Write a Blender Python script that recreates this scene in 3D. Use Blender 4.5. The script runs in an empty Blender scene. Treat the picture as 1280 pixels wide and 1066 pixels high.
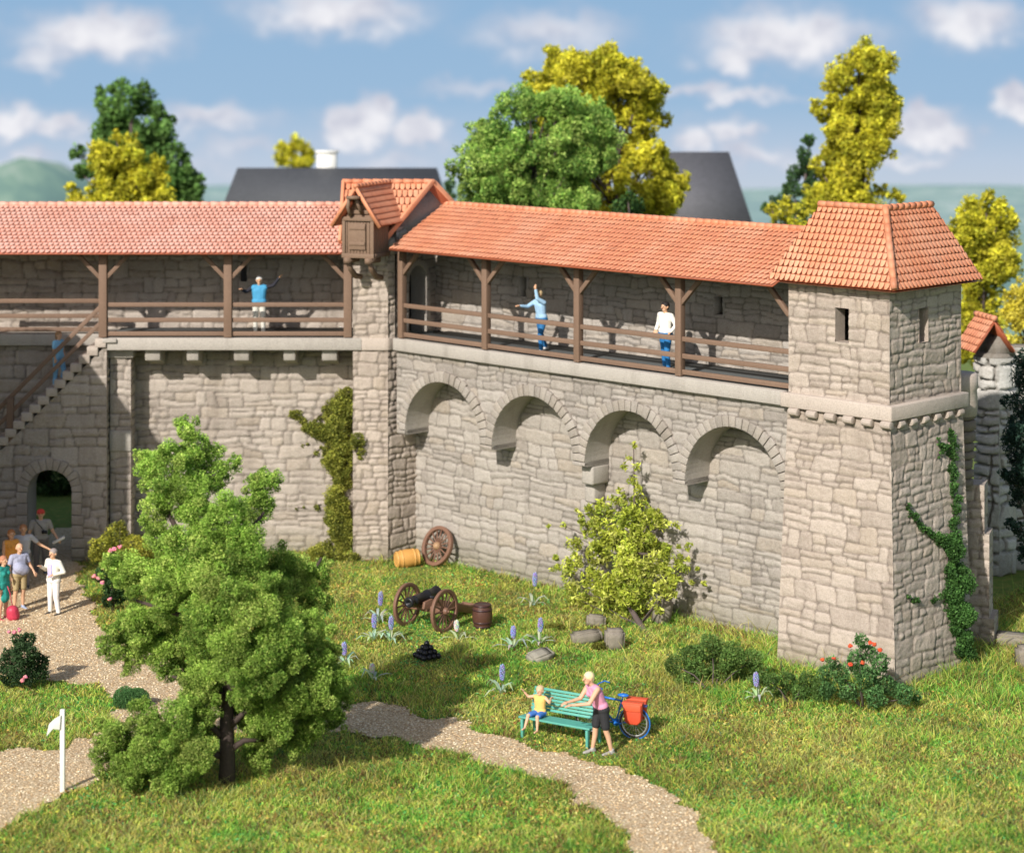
import bpy, bmesh, math, random
import numpy as np
from mathutils import Vector, Matrix, Euler
random.seed(7)
RNG = np.random.default_rng(7)
sc = bpy.context.scene
COL = sc.collection
PI = math.pi
R2 = math.sqrt(2.0)
# ------------------------------------------------------------------ camera frame
F = 2805.0; CX = 640.0; HY = 60.0; HC = 15.4
def P(x, y, Y):            # pixel + depth -> world
    return Vector(((x-CX)/F*Y, Y, HC-(y-HY)/F*Y))
def G(x, y, z=0.0):        # pixel -> ground point
    Y = (HC-z)*F/(y-HY)
    return Vector(((x-CX)/F*Y, Y, z))
def CD(C, D, z):           # C = X+Y, D = X-Y
    return Vector(((C+D)/2, (C-D)/2, z))
def WL(s, C, z):           # s along the right wall (metres), C = X+Y
    return CD(C, s*R2, z)
def hit(x, y, p0, n):      # ray through a pixel with a plane
    o = Vector((0, 0, HC)); d = Vector(((x-CX)/F, 1, -(y-HY)/F))
    t = (Vector(p0)-o).dot(Vector(n))/d.dot(Vector(n))
    return o+d*t
# ------------------------------------------------------------------ noise
def _h(ix, iy, seed):
    n = (ix.astype(np.int64)*374761393 + iy.astype(np.int64)*668265263 + int(seed)*982451653) & 0xffffffff
    n = ((n ^ (n >> 13))*1274126177) & 0xffffffff
    n = n ^ (n >> 16)
    return (n & 0xffff)/65535.0
def vnoise(x, y, seed=0):
    x = np.asarray(x, float); y = np.asarray(y, float)
    ix = np.floor(x); iy = np.floor(y); fx = x-ix; fy = y-iy
    fx = fx*fx*(3-2*fx); fy = fy*fy*(3-2*fy)
    a = _h(ix, iy, seed); b = _h(ix+1, iy, seed); c = _h(ix, iy+1, seed); d = _h(ix+1, iy+1, seed)
    return (a*(1-fx)+b*fx)*(1-fy)+(c*(1-fx)+d*fx)*fy
def fbm(x, y, seed=0, o=3):
    s = 0; a = .5; t = 0
    for i in range(o):
        s = s+a*vnoise(x*2**i, y*2**i, seed+i*17); t += a; a *= .5
    return s/t
def sstep(a, b, x):
    t = np.clip((x-a)/(b-a), 0, 1); return t*t*(3-2*t)
# ------------------------------------------------------------------ mesh builder
class MB:
    def __init__(s): s.v = []; s.f = []; s.c = []; s.cur = (1, 1, 1)
    def quadpts(s, pts):
        k = len(s.v); s.v += [tuple(p) for p in pts]; s.c += [s.cur]*len(pts)
        s.f.append(tuple(range(k, k+len(pts))))
    def add(s, vs, fs):
        k = len(s.v); s.v += [tuple(p) for p in vs]; s.c += [s.cur]*len(vs)
        s.f += [tuple(i+k for i in f) for f in fs]
    def box(s, c, size, M=None):
        x, y, z = [q/2 for q in size]; c = Vector(c)
        vs = [Vector((a*x, b*y, d*z)) for a in (-1, 1) for b in (-1, 1) for d in (-1, 1)]
        if M is not None: vs = [M @ v for v in vs]
        s.add([c+v for v in vs], [(0,1,3,2),(4,6,7,5),(0,4,5,1),(2,3,7,6),(0,2,6,4),(1,5,7,3)])
    def bar(s, a, b, w, h, up=(0,0,1)):      # square bar a->b
        a = Vector(a); b = Vector(b); d = (b-a).normalized(); u = Vector(up)
        r = d.cross(u)
        if r.length < 1e-4: r = d.cross(Vector((1,0,0)))
        r.normalize(); u = r.cross(d).normalized()
        vs = [p+r*(i*w/2)+u*(j*h/2) for p in (a, b) for i, j in ((-1,-1),(1,-1),(1,1),(-1,1))]
        s.add(vs, [(3,2,1,0),(4,5,6,7),(0,1,5,4),(1,2,6,5),(2,3,7,6),(3,0,4,7)])
    def tube(s, pts, rads, n=10, caps=True):
        pts = [Vector(p) for p in pts]
        if not hasattr(rads, '__len__'): rads = [rads]*len(pts)
        vs = []; fs = []; prev = None
        for i, p in enumerate(pts):
            d = (pts[min(i+1, len(pts)-1)]-pts[max(i-1, 0)]).normalized()
            if prev is None:
                r = d.cross(Vector((0,0,1)))
                if r.length < .05: r = d.cross(Vector((1,0,0)))
            else:
                r = prev-d*prev.dot(d)
            r.normalize(); prev = r; u = d.cross(r)
            for k in range(n):
                a = 2*PI*k/n; vs.append(p+(r*math.cos(a)+u*math.sin(a))*rads[i])
        for i in range(len(pts)-1):
            for k in range(n):
                k2 = (k+1) % n
                fs.append((i*n+k, i*n+k2, (i+1)*n+k2, (i+1)*n+k))
        if caps:
            fs.append(tuple(reversed(range(n)))); fs.append(tuple(range((len(pts)-1)*n, len(pts)*n)))
        s.add(vs, fs)
    def lathe(s, prof, c=(0,0,0), axis=(0,0,1), n=20, M=None):   # prof = [(r, h)]
        ax = Vector(axis).normalized(); c = Vector(c)
        r0 = ax.cross(Vector((0,1,0)) if abs(ax.y) < .9 else Vector((1,0,0))).normalized(); u0 = ax.cross(r0)
        vs = []; fs = []
        for (r, h) in prof:
            for k in range(n):
                a = 2*PI*k/n; vs.append(c+ax*h+(r0*math.cos(a)+u0*math.sin(a))*max(r, 1e-4))
        m = len(prof)
        for i in range(m-1):
            for k in range(n):
                k2 = (k+1) % n; fs.append((i*n+k, i*n+k2, (i+1)*n+k2, (i+1)*n+k))
        fs.append(tuple(reversed(range(n)))); fs.append(tuple(range((m-1)*n, m*n)))
        s.add(vs, fs)
    def torus(s, c, axis, R, r, n=32, m=8, sq=None):
        ax = Vector(axis).normalized(); c = Vector(c)
        r0 = ax.cross(Vector((0,0,1)) if abs(ax.z) < .9 else Vector((1,0,0))).normalized(); u0 = ax.cross(r0)
        vs = []; fs = []
        prof = [(math.cos(2*PI*j/m)*r, math.sin(2*PI*j/m)*r) for j in range(m)] if sq is None else \
               [(-sq[0], -sq[1]), (sq[0], -sq[1]), (sq[0], sq[1]), (-sq[0], sq[1])]
        m = len(prof)
        for i in range(n):
            a = 2*PI*i/n; d = r0*math.cos(a)+u0*math.sin(a)
            for (pr, ph) in prof: vs.append(c+d*(R+pr)+ax*ph)
        for i in range(n):
            i2 = (i+1) % n
            for j in range(m):
                j2 = (j+1) % m; fs.append((i*m+j, i*m+j2, i2*m+j2, i2*m+j))
        s.add(vs, fs)
    def ball(s, c, r, n=10, sc_=(1,1,1), M=None):
        c = Vector(c); vs = []; fs = []; m = max(4, n//2+1)
        for i in range(m+1):
            th = PI*i/m
            for k in range(n):
                a = 2*PI*k/n
                v = Vector((math.sin(th)*math.cos(a)*sc_[0], math.sin(th)*math.sin(a)*sc_[1], math.cos(th)*sc_[2]))*r
                if M is not None: v = M @ v
                vs.append(c+v)
        for i in range(m):
            for k in range(n):
                k2 = (k+1) % n; fs.append((i*n+k, (i+1)*n+k, (i+1)*n+k2, i*n+k2))
        s.add(vs, fs)
    def prism(s, poly, ext):     # poly list of 3D pts, ext vector
        poly = [Vector(p) for p in poly]; e = Vector(ext); n = len(poly)
        vs = poly+[p+e for p in poly]
        s.add(vs, [tuple(reversed(range(n))), tuple(range(n, 2*n))]+[(i, (i+1) % n, (i+1) % n+n, i+n) for i in range(n)])

def raw_mesh(name, v, faces_flat, loop_tot, cols=None, smooth=False):
    me = bpy.data.meshes.new(name)
    v = np.asarray(v, np.float32).reshape(-1, 3); ff = np.asarray(faces_flat, np.int32); lt = np.asarray(loop_tot, np.int32)
    me.vertices.add(len(v)); me.vertices.foreach_set('co', v.ravel())
    me.loops.add(len(ff)); me.loops.foreach_set('vertex_index', ff)
    me.polygons.add(len(lt)); ls = np.concatenate(([0], np.cumsum(lt)[:-1])).astype(np.int32)
    me.polygons.foreach_set('loop_start', ls); me.polygons.foreach_set('loop_total', lt)
    if smooth: me.polygons.foreach_set('use_smooth', np.ones(len(lt), bool))
    if cols is not None:
        ca = me.color_attributes.new('Col', 'FLOAT_COLOR', 'POINT')
        c4 = np.ones((len(v), 4), np.float32); c4[:, :3] = cols
        ca.data.foreach_set('color', c4.ravel())
    me.update(calc_edges=True)
    return me
WORLDLOC = {}
def link(name, me, mat, parent=None, world=True, bevel=0, smooth=None):
    o = bpy.data.objects.new(name, me); COL.objects.link(o)
    if mat is not None:
        me.materials.clear(); me.materials.append(mat)
    if parent is not None:
        o.parent = parent
        if world:
            off = Vector((0,0,0)); p = parent
            while p is not None: off += p.location; p = p.parent
            me.transform(Matrix.Translation(-off))
    if bevel:
        m = o.modifiers.new('Bevel', 'BEVEL'); m.width = bevel; m.segments = 2; m.limit_method = 'ANGLE'
    return o
def obj(name, mb, mat, parent=None, world=True, bevel=0, smooth=False):
    ff = [i for f in mb.f for i in f]; lt = [len(f) for f in mb.f]
    me = raw_mesh(name, mb.v, ff, lt, np.array(mb.c, np.float32) if mb.c else None, smooth)
    bm = bmesh.new(); bm.from_mesh(me); bmesh.ops.recalc_face_normals(bm, faces=bm.faces); bm.to_mesh(me); bm.free()
    return link(name, me, mat, parent, world, bevel)
def thing(name, label, cat, loc=(0,0,0), rz=0, group=None):
    o = bpy.data.objects.new(name, None); COL.objects.link(o); o.location = loc; o.rotation_euler = (0,0,rz)
    o.empty_display_size = .2
    return tag(o, label, cat, group)
def tag(o, label, cat, group=None, kind=None):
    o['label'] = label; o['category'] = cat
    if group: o['group'] = group
    if kind: o['kind'] = kind
    return o
def copy_tree(o, parent=None):
    c = o.copy(); COL.objects.link(c)
    if parent is not None: c.parent = parent
    for ch in list(o.children): copy_tree(ch, c)
    return c
# ------------------------------------------------------------------ materials
def newmat(name):
    m = bpy.data.materials.new(name); m.use_nodes = True; nt = m.node_tree
    b = nt.nodes['Principled BSDF']; return m, nt, b
def nd(nt, t, **kw):
    n = nt.nodes.new(t)
    for k, v in kw.items():
        if k.startswith('i_'):
            key = k[2:]; key = int(key) if key.isdigit() else key
            n.inputs[key].default_value = v
        else: setattr(n, k, v)
    return n
def noise_n(nt, scale, detail=4, rough=.55, coord=None, dist=0):
    n = nd(nt, 'ShaderNodeTexNoise'); n.inputs['Scale'].default_value = scale; n.inputs['Detail'].default_value = detail
    n.inputs['Roughness'].default_value = rough; n.inputs['Distortion'].default_value = dist
    if coord is not None: nt.links.new(coord, n.inputs['Vector'])
    return n
def ramp(nt, fac, stops):
    r = nd(nt, 'ShaderNodeValToRGB'); e = r.color_ramp.elements
    while len(e) < len(stops): e.new(.5)
    for i, (p, c) in enumerate(stops):
        e[i].position = p; e[i].color = (*c, 1) if len(c) == 3 else c
    nt.links.new(fac, r.inputs[0]); return r
def mixc(nt, fac, a, b, mode='MIX'):
    m = nd(nt, 'ShaderNodeMix', data_type='RGBA', blend_type=mode)
    def put(sock, v):
        if isinstance(v, (int, float)): sock.default_value = v
        elif isinstance(v, tuple): sock.default_value = (*v, 1) if len(v) == 3 else v
        else: nt.links.new(v, sock)
    put(m.inputs[0], fac); put(m.inputs[6], a); put(m.inputs[7], b)
    return m.outputs[2]
def mth(nt, op, a, b=None, c=None, clamp=False):
    n = nd(nt, 'ShaderNodeMath', operation=op); n.use_clamp = clamp
    for i, v in enumerate((a, b, c)):
        if v is None: continue
        if isinstance(v, (int, float)): n.inputs[i].default_value = v
        else: nt.links.new(v, n.inputs[i])
    return n.outputs[0]
def objco(nt):
    return nd(nt, 'ShaderNodeTexCoord').outputs['Object']
def geopos(nt):
    return nd(nt, 'ShaderNodeNewGeometry').outputs['Position']

def stone_mat(name, base, light, dark, attr=True, bump=.25, warm=(.40,.32,.23)):
    m, nt, b = newmat(name); L = nt.links.new; pos = geopos(nt)
    n1 = noise_n(nt, .55, 4, .6, pos); n2 = noise_n(nt, 9, 5, .65, pos); n3 = noise_n(nt, 30, 4, .75, pos)
    col = mixc(nt, n1.outputs[0], base, light)
    if attr:
        at = nd(nt, 'ShaderNodeAttribute', attribute_name='Col'); sp = nd(nt, 'ShaderNodeSeparateColor'); L(at.outputs['Color'], sp.inputs[0])
        col = mixc(nt, mth(nt, 'MULTIPLY', mth(nt, 'POWER', sp.outputs[0], 1.6), .80), col, mixc(nt, .62, col, dark))
        col = mixc(nt, mth(nt, 'MULTIPLY', sp.outputs[2], .5), col, warm)
    r2 = ramp(nt, n2.outputs[0], [(.35, (0,0,0)), (.7, (1,1,1))])
    col = mixc(nt, mth(nt, 'MULTIPLY', r2.outputs[0], .42), col, light)
    r3 = ramp(nt, n3.outputs[0], [(.3, (1,1,1)), (.55, (0,0,0))])
    col = mixc(nt, mth(nt, 'MULTIPLY', r3.outputs[0], .48), col, dark)
    # streaks and damp foot
    mp = nd(nt, 'ShaderNodeMapping'); mp.inputs['Scale'].default_value = (1.6, 1.6, .22); L(pos, mp.inputs[0])
    n4 = noise_n(nt, 1.2, 5, .6, mp.outputs[0]); r4 = ramp(nt, n4.outputs[0], [(.52, (0,0,0)), (.75, (1,1,1))])
    col = mixc(nt, mth(nt, 'MULTIPLY', r4.outputs[0], .42), col, dark)
    sz = nd(nt, 'ShaderNodeSeparateXYZ'); L(pos, sz.inputs[0])
    foot = nd(nt, 'ShaderNodeMapRange'); L(sz.outputs[2], foot.inputs[0]); foot.inputs[1].default_value = .9; foot.inputs[2].default_value = -.1
    col = mixc(nt, mth(nt, 'MULTIPLY', foot.outputs[0], .55), col, (.15,.145,.08))
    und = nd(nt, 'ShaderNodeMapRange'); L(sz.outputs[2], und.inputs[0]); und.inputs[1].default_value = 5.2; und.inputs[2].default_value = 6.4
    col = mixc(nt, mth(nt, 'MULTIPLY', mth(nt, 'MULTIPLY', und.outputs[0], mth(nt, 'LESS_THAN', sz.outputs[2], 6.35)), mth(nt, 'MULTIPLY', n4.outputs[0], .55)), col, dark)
    if attr:
        col = mixc(nt, mth(nt, 'MULTIPLY', sp.outputs[1], .56), col, tuple(q*.38 for q in dark))
    L(col, b.inputs['Base Color']); b.inputs['Roughness'].default_value = .88
    b.inputs['Specular IOR Level'].default_value = .25
    bp = nd(nt, 'ShaderNodeBump'); bp.inputs['Strength'].default_value = bump; bp.inputs['Distance'].default_value = .04
    hh = mth(nt, 'ADD', mth(nt, 'MULTIPLY', n2.outputs[0], .9), mth(nt, 'MULTIPLY', n3.outputs[0], .5))
    L(hh, bp.inputs['Height']); L(bp.outputs[0], b.inputs['Normal'])
    return m
M = {}
M['stone'] = stone_mat('rubble_stone_grey', (.375,.335,.293), (.475,.43,.38), (.15,.127,.106), bump=.7)
M['stone_left'] = stone_mat('rubble_stone_pale', (.41,.35,.295), (.505,.44,.38), (.17,.137,.112), bump=.65)
M['stone_warm'] = stone_mat('rubble_stone_warm', (.44,.365,.30), (.535,.455,.385), (.19,.148,.118), bump=.65)
M['stone_plain'] = stone_mat('dressed_stone', (.37,.335,.295), (.46,.42,.37), (.18,.155,.13), attr=False, bump=.45)
M['stone_wplain'] = stone_mat('dressed_stone_warm', (.44,.37,.31), (.54,.46,.395), (.21,.165,.13), attr=False, bump=.45)
M['boulder'] = stone_mat('boulder_stone', (.50,.48,.44), (.68,.66,.62), (.15,.13,.105), bump=.5)
M['stone_dark'] = stone_mat('old_block_stone', (.24,.20,.175), (.36,.31,.27), (.12,.10,.09), attr=False, bump=.5)

def tile_mat(name, a, b_, edge, pale):
    m, nt, b = newmat(name); L = nt.links.new; pos = geopos(nt)
    at = nd(nt, 'ShaderNodeAttribute', attribute_name='Col'); sp = nd(nt, 'ShaderNodeSeparateColor'); L(at.outputs['Color'], sp.inputs[0])
    n1 = noise_n(nt, .8, 4, .6, pos); n2 = noise_n(nt, 22, 4, .7, pos)
    col = mixc(nt, sp.outputs[0], a, b_)
    r1 = ramp(nt, n1.outputs[0], [(.45, (0,0,0)), (.72, (1,1,1))])
    col = mixc(nt, mth(nt, 'MULTIPLY', r1.outputs[0], .55), col, pale)
    col = mixc(nt, mth(nt, 'MULTIPLY', n2.outputs[0], .35), col, pale)
    col = mixc(nt, sp.outputs[1], edge, col)
    n5 = noise_n(nt, 3.1, 5, .7, pos); r5 = ramp(nt, n5.outputs[0], [(.57, (0,0,0)), (.72, (1,1,1))])
    col = mixc(nt, mth(nt, 'MULTIPLY', r5.outputs[0], .45), col, (.16,.085,.055))
    L(col, b.inputs['Base Color']); b.inputs['Roughness'].default_value = .55; b.inputs['Specular IOR Level'].default_value = .35
    bp = nd(nt, 'ShaderNodeBump'); bp.inputs['Strength'].default_value = .3; bp.inputs['Distance'].default_value = .02
    L(n2.outputs[0], bp.inputs['Height']); L(bp.outputs[0], b.inputs['Normal'])
    return m
M['tile'] = tile_mat('clay_tiles', (.68,.255,.12), (.57,.19,.09), (.34,.09,.04), (.76,.43,.28))
M['tile_pink'] = tile_mat('glare_pink_tiles', (.74,.37,.27), (.68,.31,.22), (.42,.12,.065), (.82,.56,.47))  # left roof: sun glare put into the tile colour as pale pink

def wood_mat(name, a, b_, rough=.7):
    m, nt, b = newmat(name); L = nt.links.new; pos = geopos(nt)
    mp = nd(nt, 'ShaderNodeMapping'); mp.inputs['Scale'].default_value = (6, 6, 6); L(pos, mp.inputs[0])
    n1 = noise_n(nt, 3, 6, .65, mp.outputs[0], .8); n2 = noise_n(nt, 1.1, 3, .5, pos)
    col = mixc(nt, n1.outputs[0], a, b_); col = mixc(nt, mth(nt, 'MULTIPLY', n2.outputs[0], .4), col, tuple(q*.6 for q in a))
    L(col, b.inputs['Base Color']); b.inputs['Roughness'].default_value = rough; b.inputs['Specular IOR Level'].default_value = .3
    bp = nd(nt, 'ShaderNodeBump'); bp.inputs['Strength'].default_value = .35; bp.inputs['Distance'].default_value = .02
    L(n1.outputs[0], bp.inputs['Height']); L(bp.outputs[0], b.inputs['Normal'])
    return m
M['timber'] = wood_mat('brown_timber', (.155,.095,.062), (.285,.185,.13))
M['old_wood'] = wood_mat('weathered_wood', (.14,.085,.055), (.30,.20,.135))
M['wheel_wood'] = wood_mat('cart_wood', (.14,.07,.045), (.30,.165,.11), .45)
M['keg_brown'] = wood_mat('dark_keg_wood', (.07,.03,.022), (.14,.065,.045), .4)
M['keg_gold'] = wood_mat('golden_keg_wood', (.55,.26,.06), (.72,.40,.12), .5)
M['bark'] = wood_mat('bark', (.07,.05,.045), (.20,.155,.14), .85)
M['plank_floor'] = wood_mat('grey_plank_floor', (.09,.10,.10), (.17,.18,.18), .9)

def paint(name, rgb, rough=.55, var=.25, metal=0, spec=.4):
    if name in M: return M[name]
    m, nt, b = newmat(name); L = nt.links.new; pos = objco(nt)
    n1 = noise_n(nt, 14, 4, .6, pos)
    col = mixc(nt, n1.outputs[0], tuple(min(1, q*(1+var)) for q in rgb), tuple(q*(1-var) for q in rgb))
    L(col, b.inputs['Base Color']); b.inputs['Roughness'].default_value = rough; b.inputs['Metallic'].default_value = metal
    b.inputs['Specular IOR Level'].default_value = spec
    M[name] = m; return m

def leaf_mat(name, transl=.35, rough=.6):
    m, nt, b = newmat(name); L = nt.links.new
    at = nd(nt, 'ShaderNodeAttribute', attribute_name='Col')
    L(at.outputs['Color'], b.inputs['Base Color']); b.inputs['Roughness'].default_value = rough; b.inputs['Specular IOR Level'].default_value = .2
    tr = nd(nt, 'ShaderNodeBsdfTranslucent'); mx = nd(nt, 'ShaderNodeMixShader'); mx.inputs[0].default_value = transl
    hv = nd(nt, 'ShaderNodeHueSaturation'); hv.inputs['Value'].default_value = 1.3; L(at.outputs['Color'], hv.inputs['Color']); L(hv.outputs[0], tr.inputs[0])
    L(b.outputs[0], mx.inputs[1]); L(tr.outputs[0], mx.inputs[2]); L(mx.outputs[0], nt.nodes['Material Output'].inputs[0])
    return m
M['leaf'] = leaf_mat('foliage')
M['petal'] = leaf_mat('petals', .25)
M['grass'] = leaf_mat('grass_blades', .45)

# ------------------------------------------------------------------ masonry
def masonry(u, v, W, H, seed, rh=(.34,.5), sw=(.45,1.0), warp=.085, depth=.045, split=.62):
    rs = np.random.default_rng(seed)
    uu = u+warp*1.2*(fbm(u*1.3, v*1.3, seed)-.5)*2+.05*(vnoise(u*3, v*4, seed+6)-.5)
    vv = v+warp*(fbm(u*.9+7, v*1.1, seed+3)-.5)*2+.05*(vnoise(u*3.3, v*3.3, seed+5)-.5)
    edges = [-1.0]
    while edges[-1] < H+1: edges.append(edges[-1]+rs.uniform(*rh))
    edges = np.array(edges); row = np.clip(np.searchsorted(edges, vv)-1, 0, len(edges)-2)
    e = np.full(u.shape, 9.0); tone = np.zeros(u.shape); off = np.zeros(u.shape); wm = np.zeros(u.shape)
    tu = np.zeros(u.shape); tv = np.zeros(u.shape)
    for r in range(len(edges)-1):
        m = row == r
        if not m.any(): continue
        lo, hi = edges[r], edges[r+1]; x = uu[m]; y = vv[m]
        js = [-1-rs.uniform(0, .8)]
        while js[-1] < W+1.5: js.append(js[-1]+rs.uniform(*sw)*(hi-lo)/.42)
        js = np.array(js); sk = rs.uniform(-.24, .24, len(js))
        # skewed joints
        k0 = np.clip(np.searchsorted(js, x)-1, 0, len(js)-2); ym = y-(lo+hi)/2
        k = k0.copy()
        lj = js[k]+sk[k]*ym; k = np.where(x < lj, k-1, k); k = np.clip(k, 0, len(js)-2)
        rj = js[k+1]+sk[k+1]*ym; k = np.where(x > rj, k+1, k); k = np.clip(k, 0, len(js)-2)
        lj = js[k]+sk[k]*ym; rj = js[k+1]+sk[k+1]*ym
        issp = rs.random(len(js)) < split; sp = rs.uniform(.36, .64, len(js)); st = rs.uniform(-.08, .08, len(js))
        ysp = lo+(hi-lo)*sp[k]+st[k]*(x-(lj+rj)/2)
        up = (y > ysp) & issp[k]
        l = np.where(issp[k] & ~up, lo, np.where(up, ysp, lo)); h = np.where(issp[k] & ~up, ysp, hi)
        # split halves again by a vertical joint where long
        isv = (rs.random((len(js), 2)) < .4); vs_ = rs.uniform(.35, .65, (len(js), 2)); ui = up.astype(int)
        mid = lj+(rj-lj)*vs_[k, ui]; dov = isv[k, ui] & ((rj-lj) > .5); rt = (x > mid) & dov
        l2 = np.where(rt, mid, lj); r2 = np.where(dov & ~rt, mid, rj)
        sid = (k*4+ui*2+rt.astype(int)+r*1000)
        dx = np.minimum(x-l2, r2-x); dy = np.minimum(y-l, h-y)
        rr = .085; ax = np.clip(rr-dx, 0, None); ay = np.clip(rr-dy, 0, None)
        d = np.minimum(np.minimum(dx, dy), rr-np.sqrt(ax*ax+ay*ay))
        e[m] = d
        t = _h(sid, sid*0+3, seed); tone[m] = t; off[m] = _h(sid, sid*0+9, seed)-.5; wm[m] = _h(sid, sid*0+13, seed)
        tu[m] = (_h(sid, sid*0+21, seed)-.5)*((x-(l2+r2)/2)); tv[m] = (_h(sid, sid*0+27, seed)-.5)*(y-(l+h)/2)
    e = e+.012*(vnoise(u*14, v*14, seed+8)-.5)
    face = sstep(-.008, .06, e)
    hgt = depth*(face-1)+.024*off*face+(tu*.07+tv*.13)*face+.030*(fbm(u*5, v*7, seed+11)-.5)+.014*(vnoise(u*16, v*24, seed+12)-.5)
    joint = 1-sstep(-.004, .030, e)
    return hgt, tone, joint, np.clip((wm-.7)*3, 0, 1)
def stone_quad(P00, P10, P01, P11, seed, res=.035, holes=(), keep=None, taper=(1,1,1,1), acc=None, flip=False, **kw):
    """displaced masonry sheet; returns arrays (v, quads, cols)"""
    P00, P10, P01, P11 = [np.array(p, float) for p in (P00, P10, P01, P11)]
    W = (np.linalg.norm(P10-P00)+np.linalg.norm(P11-P01))/2; H = (np.linalg.norm(P01-P00)+np.linalg.norm(P11-P10))/2
    nu = max(2, int(W/res)+1); nv = max(2, int(H/res)+1)
    us = np.linspace(0, W, nu); vs = np.linspace(0, H, nv)
    for (a, b, c, d) in holes:
        for t in (a, b): us[np.argmin(abs(us-t))] = t
        for t in (c, d): vs[np.argmin(abs(vs-t))] = t
    U, V = np.meshgrid(us, vs)
    n = np.cross(P10-P00, P01-P00); n /= np.linalg.norm(n)
    if flip: n = -n
    h, tone, joint, warm = masonry(U, V, W, H, seed, **kw)
    tp = np.ones_like(U)
    if taper[0]: tp = np.minimum(tp, sstep(0, .05, U)*.999)
    if taper[1]: tp = np.minimum(tp, sstep(0, .05, W-U))
    if taper[2]: tp = np.minimum(tp, sstep(0, .04, V))
    if taper[3]: tp = np.minimum(tp, sstep(0, .04, H-V))
    h = h*tp
    a = (U/W)[..., None]; b = (V/H)[..., None]
    pos = P00*(1-a)*(1-b)+P10*a*(1-b)+P01*(1-a)*b+P11*a*b+n*h[..., None]
    idx = np.arange(nu*nv).reshape(nv, nu)
    q = np.stack([idx[:-1, :-1], idx[:-1, 1:], idx[1:, 1:], idx[1:, :-1]], -1)
    cu = (U[:-1, :-1]+U[1:, 1:])/2; cv = (V[:-1, :-1]+V[1:, 1:])/2
    kp = np.ones(cu.shape, bool)
    for (a_, b_, c_, d_) in holes: kp &= ~((cu > a_) & (cu < b_) & (cv > c_) & (cv < d_))
    if keep is not None: kp &= keep(cu, cv)
    q = q[kp]
    if flip: q = q[:, ::-1]
    return pos.reshape(-1, 3), q, np.stack([tone, joint, warm], -1).reshape(-1, 3)
def stone_obj(name, sheets, mat, parent, extra=None):
    v = []; f = []; c = []; k = 0
    for (a, q, cc) in sheets:
        v.append(a); f.append(q+k); c.append(cc); k += len(a)
    v = np.concatenate(v); f = np.concatenate(f); c = np.concatenate(c)
    ff = f.ravel(); lt = np.full(len(f), 4)
    if extra is not None:
        ev = np.array(extra.v, float); c = np.concatenate([c, np.tile([[.5, .15, 0]], (len(ev), 1))])
        ff = np.concatenate([ff, np.array([i+k for fc in extra.f for i in fc])]); lt = np.concatenate([lt, [len(fc) for fc in extra.f]])
        v = np.concatenate([v, ev])
    me = raw_mesh(name, v, ff, lt, c, False)
    me.polygons.foreach_set('use_smooth', np.concatenate([np.ones(len(f), bool), np.zeros(len(lt)-len(f), bool)]))
    return link(name, me, mat, parent)
# ------------------------------------------------------------------ roof tiles
def roof_tiles(E0, E1, R0, R1, w=.165, row=.25, seed=1, thick=.05):
    """E0,E1 eave left/right, R0,R1 ridge left/right.  underlay + beaver tail tiles"""
    rs = random.Random(seed); E0, E1, R0, R1 = [Vector(p) for p in (E0, E1, R0, R1)]
    mb = MB(); ud = (E1-E0).normalized(); n = (E1-E0).cross(R0-E0).normalized()
    if n.z < 0: n = -n
    upv = n.cross(ud).normalized()
    if upv.z < 0: upv = -upv
    mb.cur = (.5, 0, 0); mb.prism([E0-n*.02, E1-n*.02, R1-n*.02, R0-n*.02], -n*thick)
    Lh = (R0-E0).dot(upv); lw = (R0-E0).dot(ud); W = (E1-E0).length; rw = (R1-E1).dot(ud)
    nr = max(1, round(Lh/row)); row = Lh/nr
    tilts = .017
    for j in range(nr):
        t0 = j/nr
        a = lw*(j+.4)/nr; b = W+rw*(j+.4)/nr
        cnt = int((b-a)/w)+2; st = a-w*(.5 if j % 2 else 0)
        for i in range(cnt):
            u0 = st+i*w; u1 = u0+w
            if u1 < a+.02 or u0 > b-.02: continue
            u0c = max(u0, a); u1c = min(u1, b); g = .008
            u0c += g; u1c -= g
            if u1c-u0c < .03: continue
            jl = rs.uniform(-.006, .006); tone = rs.random() if rs.random() > .06 else rs.choice((-1.2, 1.9)); lift = rs.uniform(0, .010)
            base = E0+upv*(j*row-.02+jl)
            um = (u0c+u1c)/2; hw = (u1c-u0c)/2
            pts = []
            top = row*1.02
            outl = [(-hw, top), (-hw, .13), (-hw*.88, .07), (-hw*.5, .018), (0, 0), (hw*.5, .018), (hw*.88, .07), (hw, .13), (hw, top)]
            def pp(x, y, dz): return base+ud*(um+x)+upv*y+n*((1-y/top)*tilts+dz+lift*(1-y/top))
            k = len(mb.v)
            up_ = [pp(x, y, .002) for (x, y) in outl]; inn = [pp(x*.84, y+.014 if y < top else y, .008) for (x, y) in outl]; dn = [pp(x, y, -.014) for (x, y) in outl]
            m_ = len(outl)
            for q in up_: mb.v.append(tuple(q)); mb.c.append((tone, .25, 0))
            for q in inn: mb.v.append(tuple(q)); mb.c.append((tone, 1, 0))
            for q in dn: mb.v.append(tuple(q)); mb.c.append((tone, .1, 0))
            mb.f.append(tuple(range(k+m_, k+2*m_)))
            for q in range(m_-1):
                mb.f.append((k+q, k+q+1, k+m_+q+1, k+m_+q)); mb.f.append((k+2*m_+q, k+2*m_+q+1, k+q+1, k+q))
    return mb
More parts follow.
